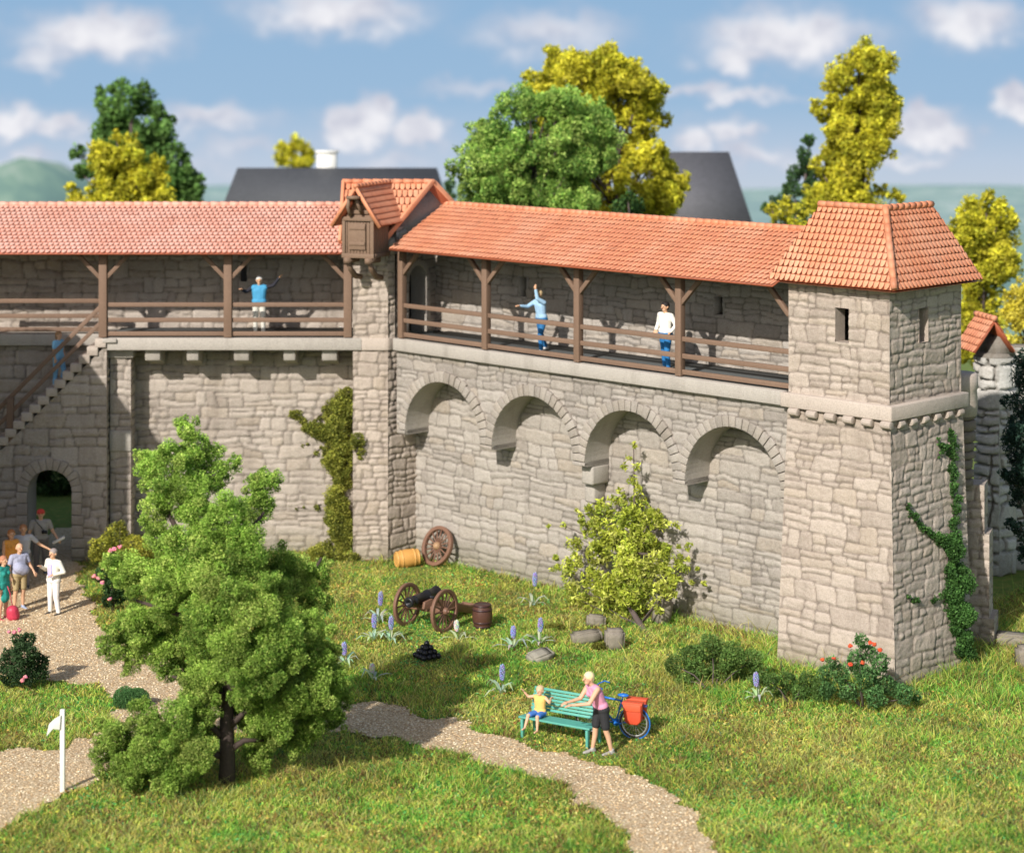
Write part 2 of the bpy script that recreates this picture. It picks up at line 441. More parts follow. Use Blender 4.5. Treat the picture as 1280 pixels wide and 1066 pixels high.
def caps(mb, A, B, r=.085, seg=.3, n=8):
    A = Vector(A); B = Vector(B); L = (B-A).length; k = max(1, round(L/seg)); d = (B-A)/k
    for i in range(k):
        mb.cur = (random.random(), .8, 0)
        a = A+d*i-d*.06; b = A+d*(i+1)
        mb.tube([a, b], [r*1.12, r*.93], n)
# ------------------------------------------------------------------ terrain
def terr(x, y):
    x = np.asarray(x, float); y = np.asarray(y, float)
    near = .05*(fbm(x*.35, y*.35, 5)-.5)*sstep(0, 6, 66-y)
    d = np.clip(y-76, 0, None)
    z = -4*sstep(0, 50, d)-150*sstep(30, 800, d)-165*sstep(700, 5200, y)
    side = np.clip(np.abs(x)-40-y*.25, 0, None)
    hills = sstep(250, 1500, d)
    z = z+hills*(62*(fbm(x*.0022+3, y*.0018, 31, 4)-.45))
    z = z+105*np.exp(-((x+455)/120)**2-((y-2050)/330)**2)          # the hill at the left
    z = z+7*(fbm(x*.02, y*.02, 37, 3)-.5)*hills
    return z+near
def tz(x, y): return float(terr(np.array([x]), np.array([y]))[0])
def pip(px, py, poly):
    inside = np.zeros(px.shape, bool); n = len(poly)
    for i in range(n):
        x0, y0 = poly[i]; x1, y1 = poly[(i+1) % n]
        c = ((y0 > py) != (y1 > py))
        with np.errstate(divide='ignore', invalid='ignore'):
            xx = (x1-x0)*(py-y0)/(y1-y0)+x0
        inside ^= c & (px < xx)
    return inside
PATHPX = [(-200,702),(20,690),(100,690),(104,730),(115,775),(160,810),(230,838),(330,858),(430,876),(520,892),(600,914),(680,937),(760,958),(825,985),(875,1025),(905,1085),(800,1085),(765,1030),(715,990),(655,964),(590,948),(520,933),(470,921),(420,914),(330,918),(250,915),(200,920),(160,945),(120,975),(60,1010),(0,1040),(-100,1085),(-330,1085),(-200,960),(0,943),(70,935),(130,915),(150,885),(125,865),(60,845),(-50,850),(-200,850)]
PATHW = [tuple(G(x, y)[:2]) for x, y in PATHPX]+[]
def on_path(x, y, amp=.35):
    xx = x+amp*(fbm(x*1.6, y*1.6, 71)-.5)*2; yy = y+amp*1.5*(fbm(x*1.6+9, y*1.6, 73)-.5)*2
    r = pip(xx, yy, PATHW)
    return r | ((y > 65.5) & (y < 73) & (x > -14.6) & (x < -13.1))
def axis_lines(lo, hi, st, far0, far1, g=1.22):
    a = list(np.arange(lo, hi+1e-6, st)); s = st
    while a[-1] < far1: s *= g; a.append(a[-1]+s)
    b = []; s = st; q = lo
    while q > far0: s *= g; q -= s; b.append(q)
    return np.array(b[::-1]+a)
def ground_mat():
    m, nt, b = newmat('meadow_ground'); L = nt.links.new; pos = geopos(nt)
    n1 = noise_n(nt, .45, 4, .6, pos); n2 = noise_n(nt, 3.5, 5, .7, pos); n3 = noise_n(nt, 28, 4, .7, pos)
    c = ramp(nt, n2.outputs[0], [(.25, (.14,.22,.05)), (.45, (.20,.30,.06)), (.62, (.34,.36,.09)), (.8, (.36,.24,.10))]).outputs[0]
    c = mixc(nt, ramp(nt, n1.outputs[0], [(.4, (0,0,0)), (.65, (1,1,1))]).outputs[0], c, mixc(nt, .5, c, (.16,.19,.045)))
    c = mixc(nt, mth(nt, 'MULTIPLY', n3.outputs[0], .6), c, (.03,.04,.012))
    # far country: woods and fields, summer haze tinted into the colour by distance
    sp = nd(nt, 'ShaderNodeSeparateXYZ'); L(pos, sp.inputs[0])
    mp = nd(nt, 'ShaderNodeMapping'); mp.inputs['Scale'].default_value = (1, .55, 1); L(pos, mp.inputs[0])
    n5 = noise_n(nt, .009, 7, .68, mp.outputs[0])
    far = ramp(nt, n5.outputs[0], [(.36, (.07,.16,.12)), (.48, (.11,.22,.15)), (.54, (.20,.32,.20)), (.62, (.40,.46,.36))]).outputs[0]
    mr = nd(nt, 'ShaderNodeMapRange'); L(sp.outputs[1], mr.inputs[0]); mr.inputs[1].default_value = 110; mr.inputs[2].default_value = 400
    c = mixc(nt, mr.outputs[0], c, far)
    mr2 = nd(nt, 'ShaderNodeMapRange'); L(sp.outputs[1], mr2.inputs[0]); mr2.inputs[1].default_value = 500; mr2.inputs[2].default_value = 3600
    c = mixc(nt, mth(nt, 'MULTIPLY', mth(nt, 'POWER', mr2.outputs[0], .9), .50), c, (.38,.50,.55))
    L(c, b.inputs['Base Color']); b.inputs['Roughness'].default_value = .95; b.inputs['Specular IOR Level'].default_value = .1
    bp = nd(nt, 'ShaderNodeBump'); bp.inputs['Strength'].default_value = .6; bp.inputs['Distance'].default_value = .05
    L(n3.outputs[0], bp.inputs['Height']); L(bp.outputs[0], b.inputs['Normal'])
    return m
def gravel_mat():
    m, nt, b = newmat('gravel'); L = nt.links.new; pos = geopos(nt)
    v = nd(nt, 'ShaderNodeTexVoronoi'); v.inputs['Scale'].default_value = 22; L(pos, v.inputs['Vector'])
    n1 = noise_n(nt, 1.2, 4, .6, pos)
    sc_ = nd(nt, 'ShaderNodeSeparateColor'); L(v.outputs['Color'], sc_.inputs[0])
    c = ramp(nt, sc_.outputs[0], [(0, (.52,.36,.20)), (.35, (.74,.56,.34)), (.7, (.84,.68,.44)), (1, (.90,.80,.58))]).outputs[0]
    c = mixc(nt, mth(nt, 'MULTIPLY', n1.outputs[0], .5), c, (.66,.50,.32))
    d = ramp(nt, v.outputs['Distance'], [(.2, (1,1,1)), (.68, (.48,.41,.34))]).outputs[0]
    c = mixc(nt, .8, c, d, 'MULTIPLY')
    L(c, b.inputs['Base Color']); b.inputs['Roughness'].default_value = .9
    bp = nd(nt, 'ShaderNodeBump'); bp.invert = True; bp.inputs['Strength'].default_value = .7; bp.inputs['Distance'].default_value = .03
    L(v.outputs['Distance'], bp.inputs['Height']); L(bp.outputs[0], b.inputs['Normal'])
    return m
def build_ground():
    xs = axis_lines(-22, 24, .35, -5000, 5000); ys = axis_lines(36, 76, .35, -60, 5200, 1.09)
    X, Y = np.meshgrid(xs, ys); Z = terr(X, Y)
    v = np.stack([X, Y, Z], -1).reshape(-1, 3); nx = len(xs); ny = len(ys); idx = np.arange(nx*ny).reshape(ny, nx)
    q = np.stack([idx[:-1, :-1], idx[:-1, 1:], idx[1:, 1:], idx[1:, :-1]], -1).reshape(-1, 4)
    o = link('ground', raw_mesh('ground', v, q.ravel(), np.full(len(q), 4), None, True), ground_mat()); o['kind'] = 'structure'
    st = .09; xs = np.arange(-21, 9, st); ys = np.arange(36, 72, st)
    X, Y = np.meshgrid(xs, ys); Z = terr(X, Y)+.025+.015*vnoise(X*3, Y*3, 77)
    idx = np.arange(X.size).reshape(X.shape); q = np.stack([idx[:-1, :-1], idx[:-1, 1:], idx[1:, 1:], idx[1:, :-1]], -1)
    kp = on_path(X[:-1, :-1]+st/2, Y[:-1, :-1]+st/2); q = q[kp]
    used, inv = np.unique(q.ravel(), return_inverse=True)
    v = np.stack([X, Y, Z], -1).reshape(-1, 3)[used]
    o = link('gravel_path', raw_mesh('gravel_path', v, inv, np.full(len(q), 4), None, True), gravel_mat()); o['kind'] = 'structure'
build_ground()
# ------------------------------------------------------------------ grass (stuff)
def blades(name, x, y, h, w, cols, lean=.6, z=None):
    n = len(x); z = terr(x, y) if z is None else z
    a = RNG.uniform(0, 2*PI, n); la = RNG.uniform(0, 2*PI, n); ln = h*RNG.uniform(.1, lean, n)
    dx = np.cos(a)*w/2; dy = np.sin(a)*w/2; lx = np.cos(la)*ln; ly = np.sin(la)*ln
    v = np.zeros((n, 5, 3)); v[:, 0] = np.stack([x-dx, y-dy, z], -1); v[:, 1] = np.stack([x+dx, y+dy, z], -1)
    v[:, 2] = np.stack([x+dx*.8+lx*.35, y+dy*.8+ly*.35, z+h*.6], -1); v[:, 3] = np.stack([x-dx*.8+lx*.35, y-dy*.8+ly*.35, z+h*.6], -1)
    v[:, 4] = np.stack([x+lx, y+ly, z+h], -1)
    k = np.arange(n)*5; ff = np.stack([k, k+1, k+2, k+3, k+3, k+2, k+4], -1).ravel(); lt = np.tile([4, 3], n)
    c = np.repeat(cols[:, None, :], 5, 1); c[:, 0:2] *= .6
    return link(name, raw_mesh(name, v.reshape(-1, 3), ff, lt, c.reshape(-1, 3)), M['grass'])
def grass():
    n = 690000
    Y = 38+(75-38)*RNG.random(n)**1.15; half = Y*.262+1.5; X = RNG.uniform(-1, 1, n)*half
    m = ~on_path(X, Y, .35)
    # thin over the path edge, keep out of the castle itself
    C = X+Y; D = X-Y
    inside = ((C > 65.3) & (X > -3.2) & (D < -49.0)) | ((Y > 68.6) & (X <= -3.2)) | ((C > 62.95) & (C < 68) & (D > -50) & (D < -44.7)) | ((Y > 67.3) & (X < -12))
    m &= ~inside
    X = X[m]; Y = Y[m]; n = len(X)
    t = fbm(X*.55, Y*.55, 91); t2 = vnoise(X*3.3, Y*3.3, 93); r = RNG.random(n)
    pal = np.array([[.18,.43,.07],[.30,.56,.08],[.54,.66,.10],[.82,.74,.16],[.82,.55,.19],[.16,.40,.12]])
    s = np.clip(t*1.5-.28+(t2-.5)*.9+(r-.5)*1.25, 0, .999)*4.6
    i = s.astype(int); fcol = pal[i]*(1-(s-i))[:, None]+pal[np.minimum(i+1, 5)]*((s-i))[:, None]
    fcol = fcol*(RNG.uniform(.45, 1.5, n)*(.82+.42*sstep(.3,.7,fbm(X*.7+11, Y*.45, 107))))[:, None]
    dk = RNG.random(n) < .10*sstep(.5,.65,fbm(X*2.2, Y*1.8, 109))*3; fcol[dk] = np.array([.30,.17,.08])*RNG.uniform(.5,1.2,dk.sum())[:, None]
    odd = RNG.random(n) < .05; fcol[odd] = [.60,.52,.20]
    od2 = RNG.random(n) < .02; fcol[od2] = [.10,.20,.13]
    h = RNG.uniform(.035, .12, n)*(1+.7*sstep(.45, .75, fbm(X*.8, Y*.8, 97)))
    long = RNG.random(n) < .03+.09*sstep(.5,.7,fbm(X*1.1+3, Y*1.1, 99)); h[long] *= 2.3; fcol[long] = fcol[long]*.6+np.array([.35,.36,.10])*.4
    h *= 1-.25*sstep(60, 64, Y)
    wb = (X+Y > 64.3) & (X > -3.6); wb |= (Y > 67.2) & (X <= -3.6); wb |= (X+Y > 62.0) & (X > 6.4) & (X-Y < -43.7); h[wb] *= RNG.uniform(1.2, 2.6, wb.sum())
    for (px, py, rad) in ((532,785,1.5),(533,826,.9),(603,784,.7),(509,709,.8),(540,707,.8),(693,930,1.3),(749,945,.8),(793,922,.8),(675,822,.6),(750,808,1.0),(67,768,.5)):
        q = G(px, py); h *= 1-.6*(1-sstep(rad*.5, rad, np.hypot(X-q.x, (Y-q.y)*.6)))
    w = RNG.uniform(.012, .028, n)
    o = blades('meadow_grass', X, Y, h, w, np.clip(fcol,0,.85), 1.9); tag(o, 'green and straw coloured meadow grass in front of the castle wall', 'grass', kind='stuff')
grass()
def pebbles():
    n = 22000; X = RNG.uniform(-16, 6, n*3); Y = RNG.uniform(38, 66, n*3); m = on_path(X, Y, .45); X = X[m][:n]; Y = Y[m][:n]; n = len(X)
    Z = terr(X, Y)+.035; r = RNG.uniform(.012, .036, n)
    base = np.array([[1,0,0],[0,1,0],[-1,0,0],[0,-1,0],[0,0,.7],[0,0,-.5]], float)
    fc = np.array([[0,1,4],[1,2,4],[2,3,4],[3,0,4],[1,0,5],[2,1,5],[3,2,5],[0,3,5]])
    a = RNG.uniform(0, PI, n); ca, sa = np.cos(a), np.sin(a)
    bx = base[None, :, 0]*ca[:, None]-base[None, :, 1]*sa[:, None]; by = (base[None, :, 0]*sa[:, None]+base[None, :, 1]*ca[:, None])*.8
    v = np.stack([X[:, None]+bx*r[:, None], Y[:, None]+by*r[:, None], Z[:, None]+base[None, :, 2]*r[:, None]*.8], -1).reshape(-1, 3)
    f = (fc[None]+np.arange(n)[:, None, None]*6).reshape(-1)
    c = np.array([[.80,.62,.38],[.62,.44,.25],[.88,.78,.58],[.44,.30,.17]])[RNG.integers(0, 4, n)]
    o = link('path_pebbles', raw_mesh('path_pebbles', v, f, np.full(n*8, 3), np.repeat(c, 6, 0)), leaf_mat('pebble', 0, .85))
    tag(o, 'loose tan pebbles scattered over the gravel path', 'pebbles', kind='stuff')
pebbles()

def flock():
    n = 255000; Y = 38+(75-38)*RNG.random(n)**1.15; X = RNG.uniform(-1, 1, n)*(Y*.262+1.5)
    m = ~on_path(X, Y, .42); C = X+Y; D = X-Y
    m &= ~(((C > 65.3) & (X > -3.2) & (D < -49.0)) | ((Y > 68.6) & (X <= -3.2)) | ((C > 62.95) & (C < 68) & (D > -50) & (D < -44.7)) | ((Y > 67.3) & (X < -12)))
    k = vnoise(X*1.4, Y*1.4, 301)*.6+vnoise(X*5, Y*5, 303)*.4; m &= RNG.random(n) < np.clip((k-.28)*2.2, .05, 1)
    X = X[m]; Y = Y[m]; n = len(X); Z = terr(X, Y)+RNG.uniform(.0, .07, n)
    pal = np.array([[.08,.36,.10],[.16,.52,.16],[.34,.62,.11],[.74,.72,.12],[.80,.50,.15],[.42,.20,.07],[.90,.84,.26]])
    cl = vnoise(X*.8+5, Y*.8, 305); ti = np.clip((cl*7+RNG.normal(0, 1.5, n)), 0, 6).astype(int); c = pal[ti]*RNG.uniform(.6, 1.35, n)[:, None]
    a = RNG.normal(size=(n, 3)); a[:, 2] *= .6; a /= np.linalg.norm(a, axis=1)[:, None]; b = np.cross(a, RNG.normal(size=(n, 3))); b /= np.linalg.norm(b, axis=1)[:, None]
    p = np.stack([X, Y, Z], -1); L_ = RNG.uniform(.02, .055, n)[:, None]; W_ = L_*.45
    v = np.stack([p-a*L_, p+b*W_, p+a*L_, p-b*W_], 1).reshape(-1, 3)
    o = link('turf_flock', raw_mesh('turf_flock', v, np.arange(n*4), np.full(n, 4), np.repeat(np.clip(c, 0, .9), 4, 0)), M['grass']); tag(o, 'short matted green, ochre and brown turf between the meadow grasses', 'turf', kind='stuff')
flock()
# ================================================================== CASTLE
TW = 0.20
# ---------------- left wall with gallery
LW = thing('castle_wall', 'pale castle wall with timber gallery on square stone corbels under a level tiled roof', 'castle wall', (-9, 68.5, 0))
YF, YW, YB = 67.25, 68.5, 69.6
FLz = 6.7
def arch_keep(cx, zs, r, z0=0):
    return lambda u, v: ~((np.hypot(u-cx, v-zs) < r) | ((abs(u-cx) < r) & (v < zs) & (v > z0-.5)))
XL0, XL1 = -24.0, -4.5
gx = -13.85
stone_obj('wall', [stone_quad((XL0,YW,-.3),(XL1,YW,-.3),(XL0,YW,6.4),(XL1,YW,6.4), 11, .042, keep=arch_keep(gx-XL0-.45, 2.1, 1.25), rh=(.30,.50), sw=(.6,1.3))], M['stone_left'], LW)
stone_obj('gallery_wall', [stone_quad((XL0,YB,6.4),(XL1,YB,6.4),(XL0,YB,10.0),(XL1,YB,10.0), 12, .042, rh=(.4,.62), sw=(.5,.95),
          holes=[(-8.42-XL0, -8.22-XL0, 1.75, 2.35)])], M['stone_left'], LW)
mb = MB()   # outer shell: rear face and tunnel through the wall
mb.box(((XL0+gx-2.0)/2, 70.2, 3.2), (gx-2.0-XL0, .6, 7.0)); mb.box(((XL1+gx+.9)/2, 70.2, 3.2), (XL1-gx-.9, .6, 7.0)); mb.box((gx-.55, 70.2, 5.1), (2.9, .596, 3.2))
mb.box(((XL0+XL1)/2, 70.35, 8.3), (XL1-XL0, .3, 3.2))
obj('rear_wall', mb, M['stone_plain'], LW)
# slab with its return behind the stairs
mb = MB(); mb.box(((-12.15+XL1)/2, (YF+YB)/2, 6.515), (XL1+12.15, YB-YF, .37)); mb.box(((-12.16+XL0)/2, (68.3+YB)/2, 6.51), (-12.16-XL0, YB-68.3, .36))
obj('walkway_slab', mb, M['stone_plain'], LW, bevel=.035)
mb = MB(); mb.box(((-12.1+XL1)/2, (YF+YB)/2+.1, 6.72), (XL1+12.1, YB-YF-.3, .03))
obj('walkway_floor', mb, M['plank_floor'], LW)
for cx_ in (191, 241, 302, 362, 412):
    mb = MB(); X = (cx_-CX)/F*67.5; w = .46 if cx_ in (191, 302, 412) else .36
    mb.prism([(X-w/2, 67.42, 6.33), (X-w/2, 67.47, 6.0), (X-w/2, 68.55, 5.75), (X-w/2, 68.55, 6.33)], (w, 0, 0))
    obj('corbel', mb, M['stone_plain'], LW, bevel=.03)
stone_obj('pillar', [stone_quad((-12.12,67.7,-.2),(-11.5,67.7,-.2),(-12.12,67.7,6.33),(-11.5,67.7,6.33), 14, .035, rh=(.42,.5), sw=(.3,.7)),
                     stone_quad((-11.5,67.7,-.2),(-11.5,68.55,-.2),(-11.5,67.7,6.33),(-11.5,68.55,6.33), 15, .035),
                     stone_quad((-12.12,68.55,-.2),(-12.12,67.7,-.2),(-12.12,68.55,6.33),(-12.12,67.7,6.33), 16, .05)], M['stone_left'], LW)
mb = MB(); mb.box((-11.8, 67.95, 6.19), (.78, .7, .26)); mb.box((-11.81, 67.75, 3.55), (.66, .22, .62)); obj('pillar_capstone', mb, M['stone_plain'], LW, bevel=.03)
# roof
EZ, RZ = 9.30, 10.50
mbr = roof_tiles((XL0,66.8,EZ), (-4.4,66.8,EZ), (XL0,70.0,RZ), (-4.4,70.0,RZ), seed=3)
mb2 = roof_tiles((-4.4,71.9,9.75), (XL0,71.9,9.75), (-4.4,70.0,RZ), (XL0,70.0,RZ), seed=4); mbr.add(mb2.v, mb2.f); mbr.c[-len(mb2.v):] = mb2.c
roofL = obj('roof', mbr, M['tile_pink'], LW)
mb = MB(); caps(mb, (XL0,70.0,RZ+.02), (-4.3,70.0,RZ+.02)); obj('ridge_cap', mb, M['tile_pink'], roofL, smooth=True)
def post(parent, p, w, z0, z1, ang=0):
    mb = MB(); mb.box((p.x, p.y, (z0+z1)/2), (w, w, z1-z0), Matrix.Rotation(ang, 3, 'Z')); return obj('post', mb, M['timber'], parent, bevel=.012)
def brace(parent, p, d, w, zt, L=.86, side=0.0):
    d = Vector(d); a = Vector((p.x, p.y, zt-L))+d*.04; b = Vector((p.x, p.y, zt))+d*L
    mb = MB(); mb.bar(a, b, w*.6, w*.6, up=(d.y, -d.x, 0)); return obj('brace', mb, M['timber'], parent, bevel=.01)
def rail(parent, a, b, w=.07, h=.13):
    mb = MB(); mb.bar(a, b, w, h); return obj('rail', mb, M['timber'], parent, bevel=.01)
LP = [(-12.28), (-8.53), (-4.93)]
for i, X in enumerate(LP):
    p = Vector((X, 67.42, 0)); post(LW, p, .24, 6.72, 9.38)
    if i < 2: brace(LW, p, (1,0,0), TW, 9.3)
    brace(LW, p, (-1,0,0), TW, 9.3)
for i in range(2):
    for z, h in ((7.69,.13), (7.23,.13), (6.82,.13)): rail(LW, (LP[i]+.12,67.42,z), (LP[i+1]-.12,67.42,z), .08, h)
mb = MB(); mb.bar((XL0,67.42,9.42), (-4.5,67.42,9.42), .2, .16); obj('top_plate', mb, M['timber'], LW, bevel=.01)
# rear rail beside the stairwell
for X in (-12.45, -15.8): post(LW, Vector((X, 68.42, 0)), .16, 6.7, 7.75)
for z in (7.69, 7.23, 6.82): rail(LW, (-15.9,68.42,z), (-12.4,68.42,z))
# ---------------- stairs with the gate under them
ST = thing('stone_stairs', 'stone steps climbing to the gallery above an arched gateway, with sloping wooden handrail', 'stairs', (-14, 67.8, 0))
SX0, rise = -12.17, .245
nst = 27
def topz(X): return 6.7-(SX0-X)
sk = arch_keep(gx+19.2, 2.1, .72)
W_ = 19.2-12.15
stone_obj('stair_wall', [stone_quad((-19.2,YF,-.3),(-12.15,YF,-.3),(-19.2,YF,6.7),(-12.15,YF,6.7), 21, .042, rh=(.4,.62), sw=(.5,.95),
     keep=lambda u, v: sk(u, v-.3) & ((v-.3) < (6.52-(W_-u))))]+[stone_quad((-12.15,YF,-.3),(-12.15,68.5,-.3),(-12.15,YF,6.6),(-12.15,68.5,6.6), 22, .06)], M['stone_left'], ST)
mb = MB(); rsn = random.Random(5)
for i in range(nst):
    x1 = SX0-i*rise; x0 = x1-rise; zt = 6.7-i*rise
    mb.box(((x0+x1)/2-.03, (YF+68.35)/2-.03+rsn.uniform(-.02,.02), zt-.14), (rise+.09, 68.35-YF+.08, .26+rsn.uniform(-.01,.01)))
obj('steps', mb, M['stone_wplain'], ST, bevel=.025)
mb = MB(); mb.box((-12.05, YF+.02, 6.63), (.42, .2, .13)); obj('landing_stone', mb, M['stone_plain'], ST, bevel=.03)
def arch_ring(cx, zs, r, rw, nvo, frame, front, legs=0, seed=1, jitter=.03, legw=None):
    """voussoirs; frame(a, z, d) -> world; d = forward of the wall face"""
    rs = random.Random(seed); mb = MB()
    def block(pts, pr):
        mb.cur = (rs.random(), .08, rs.random()*.6)
        f = [frame(a, z, front+pr) for a, z in pts]; b = [frame(a, z, -.05) for a, z in pts]; n = len(pts)
        mb.add(f+b, [tuple(range(n)), tuple(reversed(range(n, 2*n)))]+[(i, i+n, (i+1) % n+n, (i+1) % n) for i in range(n)])
    for k in range(nvo):
        a0 = PI*k/nvo+.005; a1 = PI*(k+1)/nvo-.005; ro = r+rw*rs.uniform(.88, 1.12); pr = rs.uniform(0, jitter)
        am = (a0+a1)/2
        block([(cx+math.cos(t)*q, zs+math.sin(t)*q) for t, q in ((a0, r), (a0, ro), (am, ro), (a1, ro), (a1, r), (am, r))], pr)
    z = zs
    while legs and z > legs+.05:
        h = rs.uniform(.26, .4); zb = max(legs, z-h)
        for sgn in (-1, 1):
            ww = rw*rs.uniform(.85, 1.2); a, b = sorted((cx+sgn*r, cx+sgn*(r+ww)))
            block([(a, zb+.01), (b, zb+.01), (b, z-.01), (a, z-.01)], rs.uniform(0, jitter))
        z = zb
    return mb
def soffit(mb, cx, zs, r, z0, frame, d0, d1, n=24):
    pts = [(cx-r, z0)]+[(cx-r*math.cos(PI*k/n), zs+r*math.sin(PI*k/n)) for k in range(n+1)]+[(cx+r, z0)]
    for i in range(len(pts)-1):
        a, b = pts[i], pts[i+1]; mb.quadpts([frame(*a, d0), frame(*b, d0), frame(*b, d1), frame(*a, d1)])
fl = lambda a, z, d: Vector((a, YF-d, z))
obj('gate_arch', arch_ring(gx, 2.1, .66, .34, 13, fl, .05, legs=0.02, seed=4), M['stone_left'], ST, bevel=.02)
mb = MB(); soffit(mb, gx, 2.1, .66, 0, fl, .04, -1.2); obj('gate_passage', mb, M['stone_plain'], ST)
pA = Vector((-12.4, YF+.12, 0))
mb = MB(); mb.bar((-12.36,YF+.1,7.62), (-18.3,YF+.1,7.62-5.94), .08, .13); obj('handrail', mb, M['timber'], ST, bevel=.01)
mb = MB(); mb.bar((-12.36,YF+.1,7.14), (-18.3,YF+.1,7.14-5.94), .08, .12); obj('handrail', mb, M['timber'], ST, bevel=.01)
for X in (-15.05, -18.2):
    mb = MB(); mb.box((X, YF+.08, topz(X)+.42), (.2, .16, 1.35)); obj('handrail_post', mb, M['timber'], ST, bevel=.01)

# ---------------- middle tower
MT = thing('corner_tower', 'slim stone tower at the wall bend with steep tiled roof and wooden hoist box', 'tower', (-4.2, 68, 0))
a0 = Vector((-4.77,67.3,0)); a1 = Vector((-3.72,67.3,0)); e45 = Vector((1,1,0)).normalized()
a2 = a1+e45*1.3; a2u = a1+e45*.28
def zz(p, z): return (p.x, p.y, z)
sh = [stone_quad(zz(a0,-.3), zz(a1,-.3), zz(a0,6.33), zz(a1,6.33), 31, .034, rh=(.28,.42), sw=(.35,.8)),
      stone_quad(zz(a1,-.3), zz(a2,-.3), zz(a1,6.33), zz(a2,6.33), 32, .034, rh=(.28,.42), sw=(.35,.8)),
      stone_quad(zz(a0,6.7), zz(a1,6.7), zz(a0,9.7), zz(a1,9.7), 33, .034, rh=(.28,.42), sw=(.35,.8)),
      stone_quad(zz(a1,6.7), zz(a2u,6.7), zz(a1,9.7), zz(a2u,9.7), 34, .034, rh=(.28,.42), sw=(.35,.8)),
      stone_quad((-4.77,69.7,-.3), zz(a0,-.3), (-4.77,69.7,9.7), zz(a0,9.7), 35, .05)]
ex = MB(); ex.box((-3.9, 71.2, 4.7), (3.0, .3, 10)); ex.box((-4.72, 70.4, 4.7), (.1, 1.6, 9.9))
stone_obj('wall', sh, M['stone_warm'], MT, ex)
mb = MB(); o_ = .03
mb.prism([(a0.x-.02, a0.y-o_, 6.33), (a1.x+.012, a1.y-o_, 6.33), (a2u.x+o_, a2u.y-.01, 6.33), (a2u.x-.4, a2u.y+.5, 6.33), (a0.x-.02, a0.y+.6, 6.33)], (0,0,.37))
obj('string_course', mb, M['stone_wplain'], MT, bevel=.02)
# gallery end wall with doorway
w0 = Vector((-3.48,67.5,0)); w1 = Vector((-2.33,69.25,0)); wd = (w1-w0).normalized(); wn = Vector((wd.y, -wd.x, 0))
WWd = (w1-w0).length
stone_obj('doorway_wall', [stone_quad(zz(w0,6.7), zz(w1,6.7), zz(w0,10), zz(w1,10), 36, .035, keep=arch_keep(1.05, 1.62, .52))], M['stone'], MT)
fd = lambda a, z, d: Vector((w0.x+wd.x*a+wn.x*d, w0.y+wd.y*a+wn.y*d, z))
obj('doorway_arch', arch_ring(1.05, 8.32, .46, .2, 11, fd, .05, legs=6.74, seed=8, jitter=.02), M['stone_plain'], MT, bevel=.012)
mb = MB(); soffit(mb, 1.05, 8.32, .46, 6.72, fd, .04, -.55); obj('doorway_reveal', mb, M['stone_plain'], MT)
mb = MB(); mb.box(fd(1.05, 7.9, -.6), (1.6, .06, 2.4), Matrix.Rotation(math.atan2(wd.y, wd.x), 3, 'Z')); obj('dark_backing', mb, paint('dark_passage_fill', (.03,.022,.018), .8), MT)  # dark sheet standing in for the shaded passage behind the doorway
# roof
rz = 11.30; ez = 9.58
rR = Vector((-2.42,68.5,rz)); eRf = Vector((-3.85,67.05,ez)); eRb = Vector((-0.95,69.95,ez))
rL = Vector((-5.15,68.5,rz)); eLf = Vector((-5.15,67.05,ez)); eLb = Vector((-5.15,69.95,ez))
mbr = roof_tiles(eLf, eRf, rL, rR, seed=11, row=.27); q = roof_tiles(eRb, eLb, rR, rL, seed=12, row=.24); mbr.add(q.v, q.f); mbr.c[-len(q.v):] = q.c
rf = obj('roof', mbr, M['tile'], MT)
mb = MB(); caps(mb, rL+Vector((0,0,.02)), rR+Vector((.06,0,.02)), .08); obj('ridge_cap', mb, M['tile'], rf, smooth=True)
for (A, B) in ((rR, eRf), (rR, eRb), (rL, eLf), (rL, eLb)):
    mb = MB(); mb.cur = (.2,.9,0); mb.bar(A+Vector((0,0,.03)), B+Vector((0,0,.03)), .1, .16); obj('verge_board', mb, M['tile'], rf, bevel=.02)
mb = MB(); ins = Vector((-.22,.0,-.12))
mb.prism([rR+ins, eRf+Vector((.0,.3,.0)), eRb+Vector((-.3,0,0))], (-.08,.08,0)); mb.prism([rL+Vector((.12,0,-.12)), eLf+Vector((.12,.15,0)), eLb+Vector((.12,-.15,0))], (.08,0,0))
obj('gable_wall', mb, M['stone_dark'], MT)
# hoist box
hg = Vector((math.sin(math.radians(20)), math.cos(math.radians(20)), 0)); hr = Vector((hg.y, -hg.x, 0))
hc = P(448.5, 320, 66.3); hz0 = 9.22
def HB(x, y, z): return Vector((hc.x+hr.x*x+hg.x*y, hc.y+hr.y*x+hg.y*y, z))
RM = Matrix((hr, hg, Vector((0,0,1)))).transposed()
hb = MB(); hb.box(HB(0, .55, 9.78), (.94, 1.1, 1.1), RM); hb.prism([HB(-.47, .02, 10.33), HB(.47, .02, 10.33), HB(0, .02, 11.15)], hg*.9)
HBX = obj('hoist_box', hb, M['old_wood'], MT)
mb = MB()
for k in range(9):
    x = -.41+k*.1025; mb.box(HB(x, -.012, 9.78), (.088, .03, 1.06), RM)
for k in range(7): mb.box(HB(.482, .08+k*.155, 9.78), (.03, .135, 1.06), RM)
for z in (10.4, 10.55, 10.7, 10.85): mb.box(HB(0, -.008, z), (2*(11.12-z)*.55, .03, .12), RM)
obj('planking', mb, M['old_wood'], HBX, bevel=.008)
mb = MB(); mb.box(HB(0, -.05, 9.26), (1.04, .1, .13), RM); mb.box(HB(0, -.05, 10.35), (1.02, .1, .12), RM)
for sx in (-.46, .46): mb.box(HB(sx, -.04, 9.8), (.1, .09, 1.1), RM)
mb.box(HB(.5, .55, 9.26), (.08, 1.1, .12), RM)
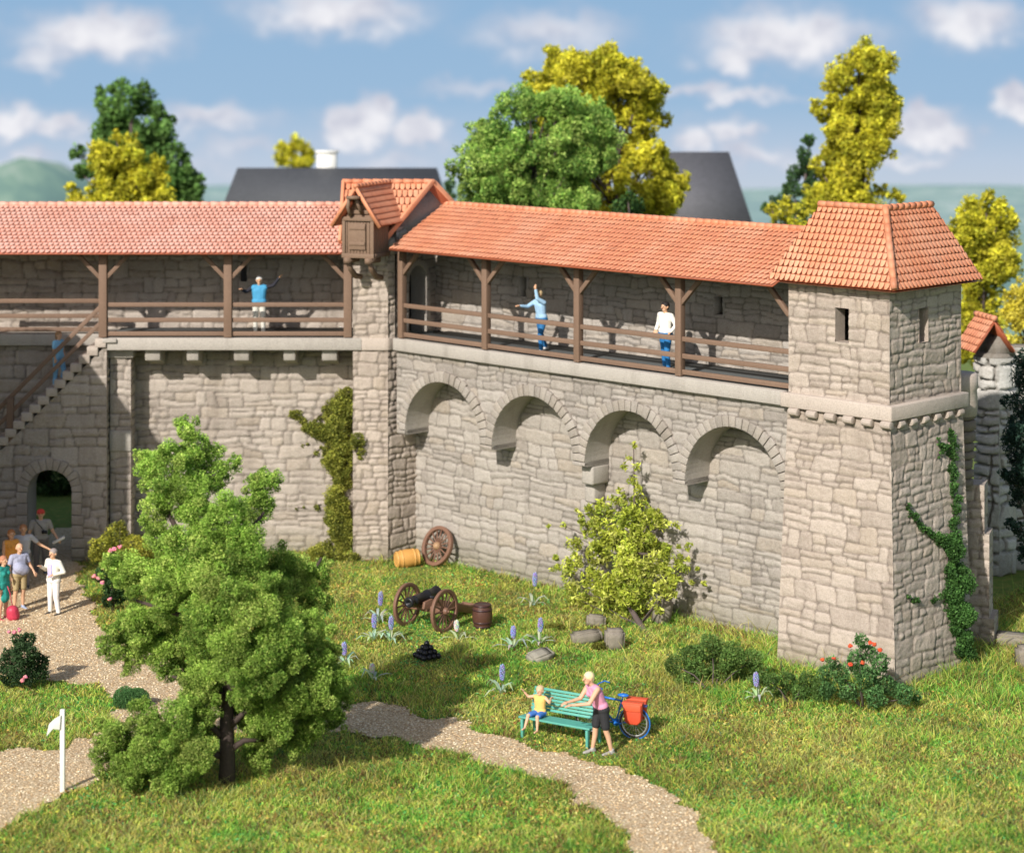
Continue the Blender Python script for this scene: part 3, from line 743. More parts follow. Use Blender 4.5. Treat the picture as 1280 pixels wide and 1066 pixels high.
obj('frame', mb, M['old_wood'], HBX, bevel=.01)
mb = MB(); mb.box(HB(-.02, -.055, 9.83), (.52, .05, .78), RM)
for z in (9.62, 10.08): mb.box(HB(-.02, -.09, z), (.5, .03, .1), RM)
obj('hatch', mb, M['old_wood'], HBX, bevel=.01)
mb = MB()
mb.box(HB(0, -.28, 11.0), (.34, .5, .09), RM); mb.tube([HB(-.18,-.3,10.95), HB(-.24,-.25,10.7), HB(-.2,-.15,10.45)], .06, 8); mb.tube([HB(.05,-.3,10.95), HB(.1,-.25,10.75), HB(.14,-.1,10.5)], .05, 8)
obj('hoist_beam', mb, M['old_wood'], HBX)
for sx in (-.32, .36):
    mb = MB(); mb.box(HB(sx, .2, 9.12), (.17, .8, .16), RM); mb.tube([HB(sx,-.05,9.06), HB(sx,.12,8.85), HB(sx,.45,8.62), HB(sx,.85,8.55)], [.07,.08,.09,.08], 8)
    obj('bracket', mb, M['old_wood'], HBX)
apz = 11.30
mbr = roof_tiles(HB(.74,-.22,10.17), HB(.74,1.6,10.17), HB(0,-.22,apz), HB(0,2.35,apz), seed=21, row=.2, w=.16)
q = roof_tiles(HB(-.74,1.6,10.17), HB(-.74,-.22,10.17), HB(0,2.35,apz), HB(0,-.22,apz), seed=22, row=.2, w=.16); mbr.add(q.v, q.f); mbr.c[-len(q.v):] = q.c
mbr.cur = (.2,.9,0); mbr.bar(HB(0,-.24,apz), HB(.78,-.24,10.13), .07, .1); mbr.bar(HB(0,-.24,apz), HB(-.78,-.24,10.13), .07, .1)
caps(mbr, HB(0,-.26,apz+.03), HB(0,2.3,apz+.03), .07, .26)
obj('hoist_roof', mbr, M['tile'], HBX)

# ---------------- right wall with arches and gallery
RW = thing('castle_wall', 'grey castle wall with four blind arches below its covered timber gallery', 'castle wall', tuple(WL(-43, 65.2, 0)))
CR, CF, CS, CB = 65.2, 63.93, 63.70, 66.85
S0, S1 = -50.1, -35.15
nW = Vector((-1,-1,0))/R2; uW = Vector((1,-1,0))/R2
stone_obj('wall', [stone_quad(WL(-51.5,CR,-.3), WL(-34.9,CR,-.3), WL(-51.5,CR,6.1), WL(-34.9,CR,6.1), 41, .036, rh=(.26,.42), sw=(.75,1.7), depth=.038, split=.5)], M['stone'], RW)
acs = [-49.65+1.6+.0, -45.95+1.6, -42.3+1.6, -38.67+1.6]; ar = 1.6; zsp = 3.98
def fk(u, v):
    s = u+S0; z = v+3.88; ok = np.ones(u.shape, bool)
    for c in acs: ok &= ~((np.hypot(s-c, z-zsp) < ar+.1) | ((abs(s-c) < ar+.1) & (z < zsp)))
    return ok
ex = MB()
def box_cd(mb, s0, s1, C0, C1, z0, z1):
    a = [WL(s0,C0,z0), WL(s1,C0,z0), WL(s1,C1,z0), WL(s0,C1,z0)]; mb.prism(a, (0,0,z1-z0))
edges_ = [S0]+sum([[c-ar, c+ar] for c in acs], [])+[S1]
for i in range(0, len(edges_), 2):
    if edges_[i+1]-edges_[i] > .02: box_cd(ex, edges_[i], edges_[i+1], CF+.03, CR+.05, 3.84, 3.99)
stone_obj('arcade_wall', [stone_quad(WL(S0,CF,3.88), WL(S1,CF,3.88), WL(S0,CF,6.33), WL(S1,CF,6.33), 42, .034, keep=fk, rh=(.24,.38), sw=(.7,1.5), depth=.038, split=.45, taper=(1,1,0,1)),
      stone_quad(WL(S0,CR,3.88), WL(S0,CF,3.88), WL(S0,CR,6.33), WL(S0,CF,6.33), 47, .05)], M['stone'], RW, ex)
fr = lambda a, z, d: WL(a, CF, z)+nW*d
for i, c in enumerate(acs):
    a_ = obj('arch', arch_ring(c, zsp, ar, .31, 25, fr, .075, legs=3.86, seed=50+i, jitter=.035), M['stone'], RW, bevel=.018)
    mb = MB(); soffit(mb, c, zsp, ar, 3.86, fr, .07, -.93, 36); obj('soffit', mb, M['stone_plain'], a_, smooth=False)
mb = MB(); box_cd(mb, -42.72, -42.28, 64.25, 65.24, 3.3, 3.83); box_cd(mb, -42.8, -42.42, 64.55, 65.24, 2.75, 3.3); box_cd(mb, -43.0, -42.55, 64.6, 65.24, 2.45, 2.8)
obj('broken_pier', mb, M['stone_plain'], RW, bevel=.06)
mb = MB(); box_cd(mb, -50.12, -35.1, CS, CB+.2, 6.33, 6.7); obj('walkway_slab', mb, M['stone_plain'], RW, bevel=.035)
mb = MB(); box_cd(mb, -50.0, -35.2, CS+.35, CB+.1, 6.705, 6.73); obj('walkway_floor', mb, M['plank_floor'], RW)
hs = []
for (px_, y0_, y1_) in ((653.5,346,371), (898,371,394)):
    pt = hit(px_, y1_, WL(-45,CB,0), nW); s_ = (pt.x-pt.y)/R2; pt2 = hit(px_, y0_, WL(-45,CB,0), nW)
    hs.append((s_+51.2-.14, s_+51.2+.14, max(.3, pt.z-6.7), min(pt2.z-6.7, 2.9)))
stone_obj('gallery_wall', [stone_quad(WL(-51.2,CB,6.7), WL(-34.9,CB,6.7), WL(-51.2,CB,10.2), WL(-34.9,CB,10.2), 43, .036, holes=hs, rh=(.26,.42), sw=(.7,1.6))], M['stone'], RW)
mb = MB(); box_cd(mb, -51.2, -35.0, CB+.65, CB+1.0, -.3, 10.15)
for (a, b, c, d) in hs:
    for (p, q) in (((a-.05, a), (c, d)), ((b, b+.05), (c, d)), ((a, b), (c-.05, c))):
        box_cd(mb, p[0]-51.2, p[1]-51.2, CB+.02, CB+.66, q[0]+6.7, q[1]+6.7)
obj('rear_wall', mb, M['stone_plain'], RW)
ez2 = 9.44; rz2 = 10.60; CE = 63.0; CRg = 67.0
E0 = WL(-49.72, CE, ez2); E1 = WL(-35.3, CE, ez2); R0 = CD(CRg, -71.2, rz2); R1 = WL(-35.3, CRg, rz2)
mbr = roof_tiles(E0, E1, R0, R1, seed=31); q = roof_tiles(WL(-35.3,CRg+2,9.9), WL(-49.9,CRg+2,9.9), R1, R0, seed=32); mbr.add(q.v, q.f); mbr.c[-len(q.v):] = q.c
roofR = obj('roof', mbr, M['tile'], RW)
mb = MB(); caps(mb, R0+Vector((0,0,.02)), R1+Vector((0,0,.02)), .085, .27); obj('ridge_cap', mb, M['tile'], roofR, smooth=True)
mb = MB(); mb.prism([CD(63.9,-70.75,9.4), CD(68.7,-70.75,9.75), CD(67.0,-70.75,10.5), CD(66.0,-70.75,10.2)], uW*-.12); obj('gable_wall', mb, M['stone_dark'], RW)  # filler under the open roof end, added to stop a sunlight streak
RP = [-49.85, -46.25, -42.6, -38.9]; CP = 63.92
for i, s_ in enumerate(RP):
    p = WL(s_, CP, 0); post(RW, p, .2, 6.72, 9.52, PI/4)
    if i > 0: brace(RW, p, -uW, TW, 9.48)
    brace(RW, p, uW, TW, 9.48)
brace(RW, WL(-35.2, CP, 0), -uW, TW, 9.48)
for a, b in zip(RP, RP[1:]+[-35.2]):
    for z in (7.70, 7.25, 6.83): rail(RW, WL(a+.1, CP, z), WL(b-(.1 if b != -35.2 else 0), CP, z), .08, .13)
mb = MB(); mb.bar(WL(-50,CP,9.58), WL(-35.2,CP,9.58), .2, .16); obj('top_plate', mb, M['timber'], RW, bevel=.01)

# ---------------- square tower at the right
SQ = thing('square_tower', 'big square stone tower with battered foot, two arrow slits and a steep hipped tiled roof', 'tower', tuple(CD(65.5,-47.2,0)))
bL, bM, bR = CD(62.85,-49.6,-.3), CD(62.85,-44.50,-.3), CD(67.5,-44.50,-.3)
tL, tM, tR = CD(63.75,-49.8,6.33), CD(63.75,-45.35,6.33), CD(68.15,-45.35,6.33)
kw = dict(rh=(.30,.48), sw=(.55,1.2), depth=.04)
ex = MB(); bB = CD(67.5,-49.8,-.3); tB = CD(68.15,-49.8,6.33)
ex.quadpts([bR, bB, tB, tR])
sh = [stone_quad(bL, bM, tL, tM, 61, .033, **kw), stone_quad(bM, bR, tM, tR, 62, .033, rh=(.30,.46), sw=(.5,1.1), depth=.028), stone_quad(CD(65.4,-49.75,-.3), bL, CD(65.4,-49.8,6.33), tL, 63, .05)]
stone_obj('tower_base', sh, M['stone_warm'], SQ, ex)
mb = MB()
def ringbox(mb, C0, C1, D0, D1, z0, z1): mb.prism([CD(C0,D0,z0), CD(C0,D1,z0), CD(C1,D1,z0), CD(C1,D0,z0)], (0,0,z1-z0))
ringbox(mb, 63.56, 68.3, -50.0, -45.18, 6.33, 6.70); obj('string_course', mb, M['stone_wplain'], SQ, bevel=.03)
mb = MB()
for k in range(6):
    D_ = -49.6+k*.80; mb.tube([CD(63.60,D_,6.24), CD(63.60,D_+.40,6.24)], .10, 10)
obj('corbel_row', mb, M['stone_wplain'], SQ, bevel=.01)
mb = MB()
for k in range(6):
    C_ = 64.1+k*.72; mb.tube([CD(C_,-45.28,6.22), CD(C_+.30,-45.28,6.22)], .095, 10)
obj('corbel_row', mb, M['stone_wplain'], SQ, bevel=.01)
uL, uM, uR, uB = [(63.80,-49.8), (63.80,-45.42), (68.15,-45.42), (68.15,-49.8)]
zt_ = 9.75
def slit(x0, x1, y0, y1, A, Bp, n):
    a = hit(x0, y1, CD(*A,0), n); b = hit(x1, y0, CD(*A,0), n); o = CD(*A, 0)
    d = (CD(*Bp,0)-o).normalized(); return ((a-o).dot(d), (b-o).dot(d), a.z-6.7, b.z-6.7)
s1 = slit(1044, 1061, 386, 427, uL, uM, nW); s2 = slit(1149, 1160.5, 386, 427, uM, uR, uW)
s2 = (s2[0], s2[1], s1[2], s1[3])
sh = [stone_quad(CD(*uL,6.7), CD(*uM,6.7), CD(*uL,zt_), CD(*uM,zt_), 64, .033, holes=[s1], **kw), stone_quad(CD(*uM,6.7), CD(*uR,6.7), CD(*uM,zt_), CD(*uR,zt_), 65, .033, holes=[s2], rh=(.30,.46), sw=(.5,1.1), depth=.028)]
ex = MB(); ex.quadpts([CD(*uR,6.7), CD(*uB,6.7), CD(*uB,zt_), CD(*uR,zt_)]); ex.quadpts([CD(*uB,6.7), CD(*uL,6.7), CD(*uL,zt_), CD(*uB,zt_)])
def reveal(mb, A, Bp, s, t):
    o = CD(*A, 6.7); d = (CD(*Bp,6.7)-o).normalized(); n = Vector((-d.y, d.x, 0))*t
    c = [o+d*s[0]+Vector((0,0,s[2])), o+d*s[1]+Vector((0,0,s[2])), o+d*s[1]+Vector((0,0,s[3])), o+d*s[0]+Vector((0,0,s[3]))]
    for i in range(4): mb.quadpts([c[i], c[(i+1) % 4], c[(i+1) % 4]+n, c[i]+n])
reveal(ex, uL, uM, s1, .4); reveal(ex, uM, uR, s2, .4)
stone_obj('tower_wall', sh, M['stone_warm'], SQ, ex)
zr, ze = 11.42, 9.56
eL, eC, eR, eB = CD(63.3,-50.35,ze), CD(63.3,-44.88,ze), CD(68.75,-44.88,ze), CD(68.75,-50.35,ze)
tLr, tCr, tRr = CD(64.65,-49.05,zr), CD(64.65,-46.2,zr), CD(67.5,-46.2,zr)
mbr = roof_tiles(eL, eC, tLr, tCr, seed=41, row=.19, w=.16); q = roof_tiles(eC, eR, tCr, tRr, seed=42, row=.19, w=.16); mbr.add(q.v, q.f); mbr.c[-len(q.v):] = q.c
mbr.cur = (.5,.4,0)
for t in ((tLr, eB, eL), (tLr, tCr, eB), (tCr, tRr, eB), (tRr, eR, eB)): mbr.quadpts(t)
mbr.quadpts([eL-Vector((0,0,.06)), eC-Vector((0,0,.06)), eR-Vector((0,0,.06)), eB-Vector((0,0,.06))])
rf = obj('roof', mbr, M['tile'], SQ)
up = Vector((0,0,.03)); mb = MB(); caps(mb, tLr+up, tCr+up, .08, .25); caps(mb, tCr+up, tRr+up, .08, .25); caps(mb, tCr+up, eC+Vector((0,-.02,.03)), .085, .27)
obj('ridge_cap', mb, M['tile'], rf, smooth=True)

# round turret stub and stepped buttress behind it
RT = thing('round_turret', 'round corbelled stone turret stub with a stepped buttress behind the square tower', 'turret', (11.7, 58.0, 0))
c_ = Vector((11.55, 57.9, 0))
mb = MB(); mb.lathe([(.36,5.9),(.44,5.95),(.46,6.25),(.44,6.6),(.47,6.64),(.47,6.98),(.40,7.03),(0,7.03)], c_, n=28); obj('turret_head', mb, M['stone_wplain'], RT, smooth=False)
mb = MB(); rs_ = random.Random(3); z = 4.1; k = 0
while z < 5.95:
    h = rs_.uniform(.2,.3); r = .30+.10*((z-4.1)/1.8); mb.lathe([(r*.9,z),(r+.04,z+.04),(r+.05,z+h-.04),(r*.92,z+h)], c_+Vector((rs_.uniform(-.04,.04),0,0)), n=18); z += h
obj('corbelling', mb, M['stone_warm'], RT)
def stonebox(c, sx, sy, z0, z1, ang, seed, **k2):
    Rm = Matrix.Rotation(ang, 3, 'Z'); c = Vector(c); q = [c+Rm @ Vector(p) for p in ((-sx/2,-sy/2,0),(sx/2,-sy/2,0),(sx/2,sy/2,0),(-sx/2,sy/2,0))]; out = []
    for i in range(4): out.append(stone_quad(zz(q[i],z0), zz(q[(i+1)%4],z0), zz(q[i],z1), zz(q[(i+1)%4],z1), seed+i, .04, **k2))
    e = MB(); e.quadpts([zz(p, z1) for p in q]); return out, e
sh = []; ex = MB()
for (cx_, cy_, sx, sy, z0, z1, sd) in ((11.98,58.2,.62,.8,2.9,4.15,70), (12.06,58.2,.72,.9,.75,2.9,75), (12.12,58.2,.86,1.05,-.2,.75,80)):
    a, e = stonebox((cx_,cy_,0), sx, sy, z0, z1, math.radians(-18), sd, rh=(.4,.5), sw=(.25,.5)); sh += a; ex.add(e.v, e.f)
stone_obj('buttress', sh, M['stone_warm'], RT, ex)
# ---------------- boulder gate pillar with its wall
GP = thing('boulder_pillar', 'tall round pillar of grey boulders capped by a tiny tiled gable roof, standing behind the square tower', 'pillar', (14.2, 66, 0))
def boulder_round(c, r, z0, z1, seed):
    nu, nv = 150, int((z1-z0)/.045); th = np.linspace(0, 2*PI, nu); zs = np.linspace(z0, z1, nv); T, Z = np.meshgrid(th, zs)
    h, tone, joint, warm = masonry(T*r, Z-z0, 2*PI*r, z1-z0, seed, rh=(.5,.8), sw=(.5,.8), depth=.24, warp=.12, split=.45)
    fade = np.clip(np.minimum(T, 2*PI-T)*4, 0, 1); rad = r+h*fade+.0
    v = np.stack([c[0]+rad*np.sin(T), c[1]-rad*np.cos(T), Z], -1).reshape(-1, 3)
    idx = np.arange(nu*nv).reshape(nv, nu); q = np.stack([idx[:-1,:-1], idx[:-1,1:], idx[1:,1:], idx[1:,:-1]], -1).reshape(-1, 4)
    return v, q, np.stack([tone, joint, warm], -1).reshape(-1, 3)
stone_obj('shaft', [boulder_round((14.2,66), .62, -.3, 6.35, 88)], M['boulder'], GP)
mb = MB(); mb.lathe([(.6,6.3),(.52,6.45),(0,6.5)], (14.2,66,0), n=20); mb.prism([(13.95,65.6,6.4),(14.75,65.6,6.4),(14.35,65.6,7.1)], (-.3,.9,0)); obj('capstone', mb, M['boulder'], GP)
rr0, rr1 = Vector((14.05,65.3,7.5)), Vector((13.75,66.6,7.5))
mbr = roof_tiles(rr0+Vector((-.62,-.05,-.95)), rr1+Vector((-.62,0,-.95)), rr0, rr1, seed=51, row=.24); q = roof_tiles(rr1+Vector((.62,0,-.95)), rr0+Vector((.62,.1,-.95)), rr1, rr0, seed=52, row=.24); mbr.add(q.v, q.f); mbr.c[-len(q.v):] = q.c
caps(mbr, rr0+Vector((0,-.03,.03)), rr1+Vector((0,0,.03)), .08, .3)
obj('roof', mbr, M['tile'], GP)
BWL = thing('boulder_wall', 'low wall of round grey boulders running off to the right behind the dark shrub', 'stone wall', (17, 66.4, 0))
stone_obj('wall', [stone_quad((14.6,66.2,-.4),(24,66.2,-.4),(14.6,66.2,6.55),(24,66.2,6.55), 92, .05, rh=(.55,.9), sw=(.45,.9), depth=.15, warp=.12)], M['boulder'], BWL)
mb = MB(); mb.box((19.3, 66.5, 3.1), (9.3, .5, 7.0)); obj('core', mb, M['boulder'], BWL)
# ---------------- added tower out of view left of the stairs, built to shade them
GT = thing('shade_tower', 'unseen square stone tower left of the stairs, added to shade them', 'tower', (-17.4, 62.4, 0))
sh, ex = stonebox((-17.4,62.5,0), 4.0, 4.0, -.3, 9.2, 0, 100, rh=(.34,.58), sw=(.4,.85)); stone_obj('wall', sh, M['stone_warm'], GT, ex)
mb = MB(); q4 = [Vector((-17.4+a*2.35,62.5+b*2.35,9.1)) for a, b in ((-1,-1),(1,-1),(1,1),(-1,1))]; ap = Vector((-17.4,62.5,11.0))
mbr = MB()
for i in range(4):
    q = roof_tiles(q4[i], q4[(i+1)%4], ap+(q4[i]-ap)*.04, ap+(q4[(i+1)%4]-ap)*.04, seed=110+i); mbr.add(q.v, q.f); mbr.c[-len(q.v):] = q.c
obj('roof', mbr, M['tile'], GT)

# ================================================================== VEGETATION
def leaf_cloud(clumps, n_per_m3, size, pal, seed=1, asp=1.0, shell=.55, lump=.35, flat=0, bright=(.7,1.25), topb=.25):
    """clumps = [(center, r or (rx,ry,rz))]; returns v, faces, cols of many small leaves"""
    rs = np.random.default_rng(seed); V = []; Cc = []
    pal = np.array(pal)
    for ci, (c, r) in enumerate(clumps):
        r3 = np.array(r if hasattr(r, '__len__') else (r, r, r), float); vol = 4.19*r3.prod()
        n = max(30, int(n_per_m3*vol**.82))
        d = rs.normal(size=(n, 3)); d /= np.linalg.norm(d, axis=1)[:, None]
        # lumpy surface
        nb = 9; bd = rs.normal(size=(nb, 3)); bd /= np.linalg.norm(bd, axis=1)[:, None]
        lob = (np.clip(d @ bd.T, 0, 1)**6).max(1)
        rad = (shell+(1-shell)*rs.random(n)**.6)*(1-lump+lump*lob*1.35)
        p = np.array(c)+d*rad[:, None]*r3
        s = size*rs.uniform(.6, 1.4, n)
        a = rs.normal(size=(n, 3)); a /= np.linalg.norm(a, axis=1)[:, None]
        if flat:
            nrm = d*flat+rs.normal(size=(n, 3))*(1-flat); nrm /= np.linalg.norm(nrm, axis=1)[:, None]
            a = np.cross(nrm, a); a /= np.linalg.norm(a, axis=1)[:, None]+1e-6; b = np.cross(nrm, a)
        else:
            b = np.cross(a, rs.normal(size=(n, 3))); b /= np.linalg.norm(b, axis=1)[:, None]+1e-6
        L_ = (s*asp)[:, None]; W_ = s[:, None]*.55
        v = np.stack([p-a*L_*.5, p+b*W_*.5, p+a*L_*.5, p-b*W_*.5], 1)
        ct = rs.integers(0, len(pal)); col = pal[(ct+(rs.random(n) < .45)*rs.integers(1, len(pal), n)) % len(pal)]
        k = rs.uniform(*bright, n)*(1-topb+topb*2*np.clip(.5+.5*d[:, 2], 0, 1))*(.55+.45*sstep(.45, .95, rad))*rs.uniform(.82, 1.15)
        V.append(v.reshape(-1, 3)); Cc.append(np.repeat(col*k[:, None], 4, 0))
    V = np.concatenate(V); Cc = np.clip(np.concatenate(Cc), 0, 1)
    return V, Cc
def spongy(cl, k, seed, f=(.22,.42), out=.85):
    rs = random.Random(seed); o = [(c, r*.86) for c, r in cl]
    for c, r in cl:
        for i in range(k):
            d = Vector((rs.gauss(0,1), rs.gauss(0,1), rs.gauss(0,1))).normalized(); o.append((Vector(c)+d*r*out*rs.uniform(.85,1.12), r*rs.uniform(*f)))
    return o
def leaf_obj(name, parent, VC, mat=None, world=True):
    V, C_ = VC; n = len(V)//4
    return link(name, raw_mesh(name, V, np.arange(n*4), np.full(n, 4), C_), mat or M['leaf'], parent, world)
GREEN = [(.10,.19,.03),(.13,.23,.04),(.075,.15,.025),(.17,.27,.05)]
DGREEN = [(.06,.13,.05),(.09,.18,.065),(.12,.21,.07)]
YELLOW = [(.60,.57,.04),(.70,.64,.05),(.46,.47,.04),(.78,.70,.07)]
OLIVE = [(.12,.14,.03),(.18,.19,.04),(.22,.21,.05),(.09,.11,.025)]
def trunk_mb(mb, pts, r0, r1, n=9):
    k = len(pts); mb.tube(pts, [r0+(r1-r0)*i/(k-1) for i in range(k)], n)

# ---- big tree in the foreground
YT = 47.0
tb = G(283, 980)
BT = thing('leafy_tree', 'large bright green tree with puffy foliage standing in the foreground at the left', 'tree', tuple(tb))
cl = [(232,540,20,0),(250,560,26,.2),(215,572,30,-.2),(190,585,26,0),(180,572,14,.1),(262,592,30,.3),(228,610,36,-.4),(200,635,30,0),(250,640,34,-.5),(325,605,22,.5),(345,600,14,.4),(318,635,28,.6),(290,580,14,.2),
      (275,655,40,-.9),(300,690,38,-1.1),(240,690,38,-.3),(200,675,26,.2),(215,735,42,-.4),(165,715,30,.1),(140,710,18,.2),(270,730,42,-1.2),(310,760,44,-1.3),(255,780,40,-.8),
      (350,705,26,.7),(375,720,30,.8),(400,715,18,.9),(395,750,24,.7),(340,745,30,.2),(180,780,34,.3),(150,790,28,.5),(135,810,18,.4),(165,825,20,.5),(215,820,34,.6),(225,790,30,.8),
      (350,790,42,-.8),(385,800,34,-.3),(400,830,30,0),(330,830,44,-1.2),(290,815,40,-1.4),(370,860,42,-.5),(405,880,30,.1),(345,895,36,-.3),(390,905,22,.4),(310,850,26,-1.0),(250,850,26,-.4),
      (150,925,30,-.3),(130,940,24,0),(185,905,30,-.5),(225,900,34,-.8),(200,945,34,-.9),(245,935,30,-1.1),(160,965,26,-.6),(225,970,30,-.9),(425,860,16,.4),(110+18,905,12,0),(360,870,40,.4),(320,880,30,.5),(345,850,36,.6),(300,820,34,.4),(260,820,34,.3),(395,860,32,-.6),(415,845,22,-.2),(300,700,40,.4),(250,720,36,.5),(240,880,24,-.2),(175,950,30,.2),(415,900,22,.2),(290,870,22,.5),(325,925,24,.5),(375,920,26,.3),(262,865,26,.7),(310,880,28,.8),(255,910,24,.6),(330,900,26,.2),(308,845,26,.2),(250,865,26,-.1),(320,950,18,.4),(235,975,24,.5),(305,872,20,-.5),(262,892,18,-.5),(252,868,22,-.5),(318,905,16,-.3),(248,925,16,-.3)]
BIGC = [(P(x, y, YT+d), r/59.7*1.02) for x, y, r, d in cl]
GREEN_T = [(.33,.50,.085),(.42,.59,.11),(.20,.35,.055),(.58,.70,.17),(.28,.45,.07)]
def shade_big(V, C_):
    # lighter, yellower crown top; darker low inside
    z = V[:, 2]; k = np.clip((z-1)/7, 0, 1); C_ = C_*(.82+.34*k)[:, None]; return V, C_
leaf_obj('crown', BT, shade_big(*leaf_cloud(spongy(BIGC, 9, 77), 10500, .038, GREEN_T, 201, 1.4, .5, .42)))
mb = MB()
trunk_mb(mb, [tb+Vector((0,0,-.15)), tb+Vector((.02,.0,.5)), P(283,900,YT), P(287,850,YT+.1), P(270,780,YT), P(255,700,YT), P(240,620,YT), P(235,570,YT)], .19, .04)
for (a, b, c) in (((283,925),(262,905),(235,885)), ((285,910),(305,890),(335,870)), ((285,880),(270,860),(215,845)), ((287,850),(320,800),(380,770)), ((275,800),(230,770),(170,750)), ((262,730),(300,680),(330,640)), ((284,940),(305,925),(330,925)), ((284,945),(250,940),(190,950)), ((255,700),(220,660),(195,610)), ((287,860),(330,850),(390,860))):
    trunk_mb(mb, [P(*a,YT), P(*b,YT-.15), P(*c,YT+.1)], .085, .03, 7)
mb.tube([P(392,715,YT+.7), P(402,697,YT+.8)], [.035,.03], 6)
M['bark_dark'] = wood_mat('dark_bark', (.035,.024,.02), (.12,.085,.07), .8)
obj('trunk', mb, M['bark_dark'], BT, smooth=True)

def tree(name, label, cat, px, Y, pal, clumps, dens, leaf, seed, group=None, asp=1.2, zb=None, trunkr=.22, **kw):
    xb = (px-CX)/F*Y; zb = tz(xb, Y) if zb is None else zb
    T = thing(name, label, cat, (xb, Y, zb), group=group)
    rs = random.Random(seed); sc_ = Y/F
    cc = [(P(x, y, Y+rs.uniform(-.8,.8)), r*sc_) for x, y, r in clumps]
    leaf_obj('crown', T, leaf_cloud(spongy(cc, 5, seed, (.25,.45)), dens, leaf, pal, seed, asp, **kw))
    mb = MB(); top = min(c[1] for c in clumps); pt = P(px, top+20, Y); base = Vector((xb, Y, zb-.3)); k = 6
    pts = [base.lerp(pt, i/k)+Vector((rs.uniform(-.15,.15), rs.uniform(-.1,.1), 0))*(i > 0) for i in range(k+1)]
    trunk_mb(mb, pts, trunkr, .04)
    for i, (c, r) in enumerate(cc):
        if i % 2 == 0: q = base.lerp(pt, max(.25, min(.9, (c.z-base.z)/(pt.z-base.z)-.18))); trunk_mb(mb, [q, q.lerp(c, .5)+Vector((0,0,.1)), c], .07, .02, 6)
    obj('trunk', mb, M['bark'], T, smooth=True); return T
def fillc(seed, outline, n, r):   # random clumps in a pixel polygon
    rs = np.random.default_rng(seed); xs = [p[0] for p in outline]; ys = [p[1] for p in outline]; out = []; r = (r[0]*1.15, r[1]*1.2); n = int(n*1.7)
    while len(out) < n:
        x = rs.uniform(min(xs), max(xs)); y = rs.uniform(min(ys), max(ys))
        if pip(np.array([x]), np.array([y]), outline)[0]: out.append((x, y, rs.uniform(*r)))
    return out
bg = 'trees beyond the castle wall'
tree('leafy_tree', 'broad mid-green tree just behind the arcaded wall, centre of the skyline', 'tree', 665, 78, [(.27,.46,.09),(.38,.57,.11),(.17,.32,.06),(.54,.70,.17)],
     fillc(5, [(600,150),(640,128),(690,122),(735,140),(765,190),(762,225),(740,275),(600,285),(580,240),(580,180)], 34, (18,30))+[(585,190,16),(600,165,18),(650,125,14),(690,122,12),(765,200,14),(575,215,12),(630,135,14)], 1300, .085, 301, bg, 1.6, lump=.45)
tree('autumn_tree', 'tall golden yellow tree rising behind the broad green tree', 'tree', 770, 84, YELLOW,
     fillc(6, [(660,125),(700,80),(760,62),(810,90),(825,150),(835,210),(850,235),(800,290),(720,290),(680,200)], 36, (15,27))+[(838,238,11),(848,243,6),(815,125,14),(826,190,12)], 900, .13, 302, bg, lump=.45)
tree('leafy_tree', 'tall blurred green tree with irregular crown at the far left of the skyline', 'tree', 165, 100, [(.11,.22,.055),(.15,.28,.07),(.19,.34,.08)],
     fillc(7, [(120,125),(160,108),(190,120),(205,165),(225,205),(245,240),(240,300),(110,300),(105,200)], 30, (14,24))+[(125,118,10),(98,190,12),(232,225,14),(240,243,10),(198,140,10),(100,215,10)], 420, .2, 303, bg, lump=.5)
tree('autumn_tree', 'bright yellow bushy tree in front of the tall green tree at the left', 'tree', 155, 90, YELLOW,
     fillc(8, [(130,190),(155,172),(185,185),(205,220),(210,290),(90,290),(95,245),(115,215)], 26, (13,22))+[(145,172,9),(92,240,12),(200,205,10)], 520, .17, 304, bg, lump=.5)
tree('autumn_tree', 'small round yellow tree showing above the long grey roof', 'tree', 368, 135, YELLOW, [(355,190,14),(372,182,13),(385,192,12),(365,200,16),(380,205,14),(352,203,9),(370,225,18)], 300, .25, 305, bg)
tree('autumn_tree', 'tall narrow yellow tree behind the roof of the square tower', 'tree', 1075, 84, YELLOW,
     fillc(9, [(1040,140),(1055,80),(1085,60),(1110,85),(1108,130),(1100,180),(1085,210),(1095,300),(1020,300),(1025,215),(1045,180)], 40, (14,24))+[(1020,205,12),(1022,130,10),(1118,243,11),(1125,248,7),(1100,240,12),(1025,140,12),(1115,118,8)], 800, .13, 306, bg, lump=.5)
tree('conifer_tree', 'dark green pointed tree beside the tall narrow yellow tree', 'tree', 1005, 90, DGREEN,
     [(1012,175,10),(1005,195,13),(1015,215,15),(995,215,13),(990,235,14),(1015,240,16),(975,252,12),(1000,262,16),(1025,262,12),(960,262,9),(1000,290,24)], 900, .14, 307, bg)
tree('autumn_tree', 'low yellow bushy tree just above the ridge beside the square tower roof', 'tree', 980, 80, YELLOW, [(965,262,12),(982,258,14),(998,262,11),(975,280,18),(995,285,16),(980,310,20)], 800, .12, 308, bg)
tree('autumn_tree', 'slender yellow tree to the right of the square tower', 'tree', 1230, 80, YELLOW,
     fillc(10, [(1215,265),(1238,240),(1258,262),(1265,300),(1262,340),(1250,380),(1240,440),(1190,440),(1205,360),(1190,300)], 30, (13,21))+[(1235,243,10),(1250,255,8),(1196,290,10),(1258,312,12),(1185,300,8),(1212,345,12),(1215,400,18)], 800, .13, 309, bg, lump=.5)
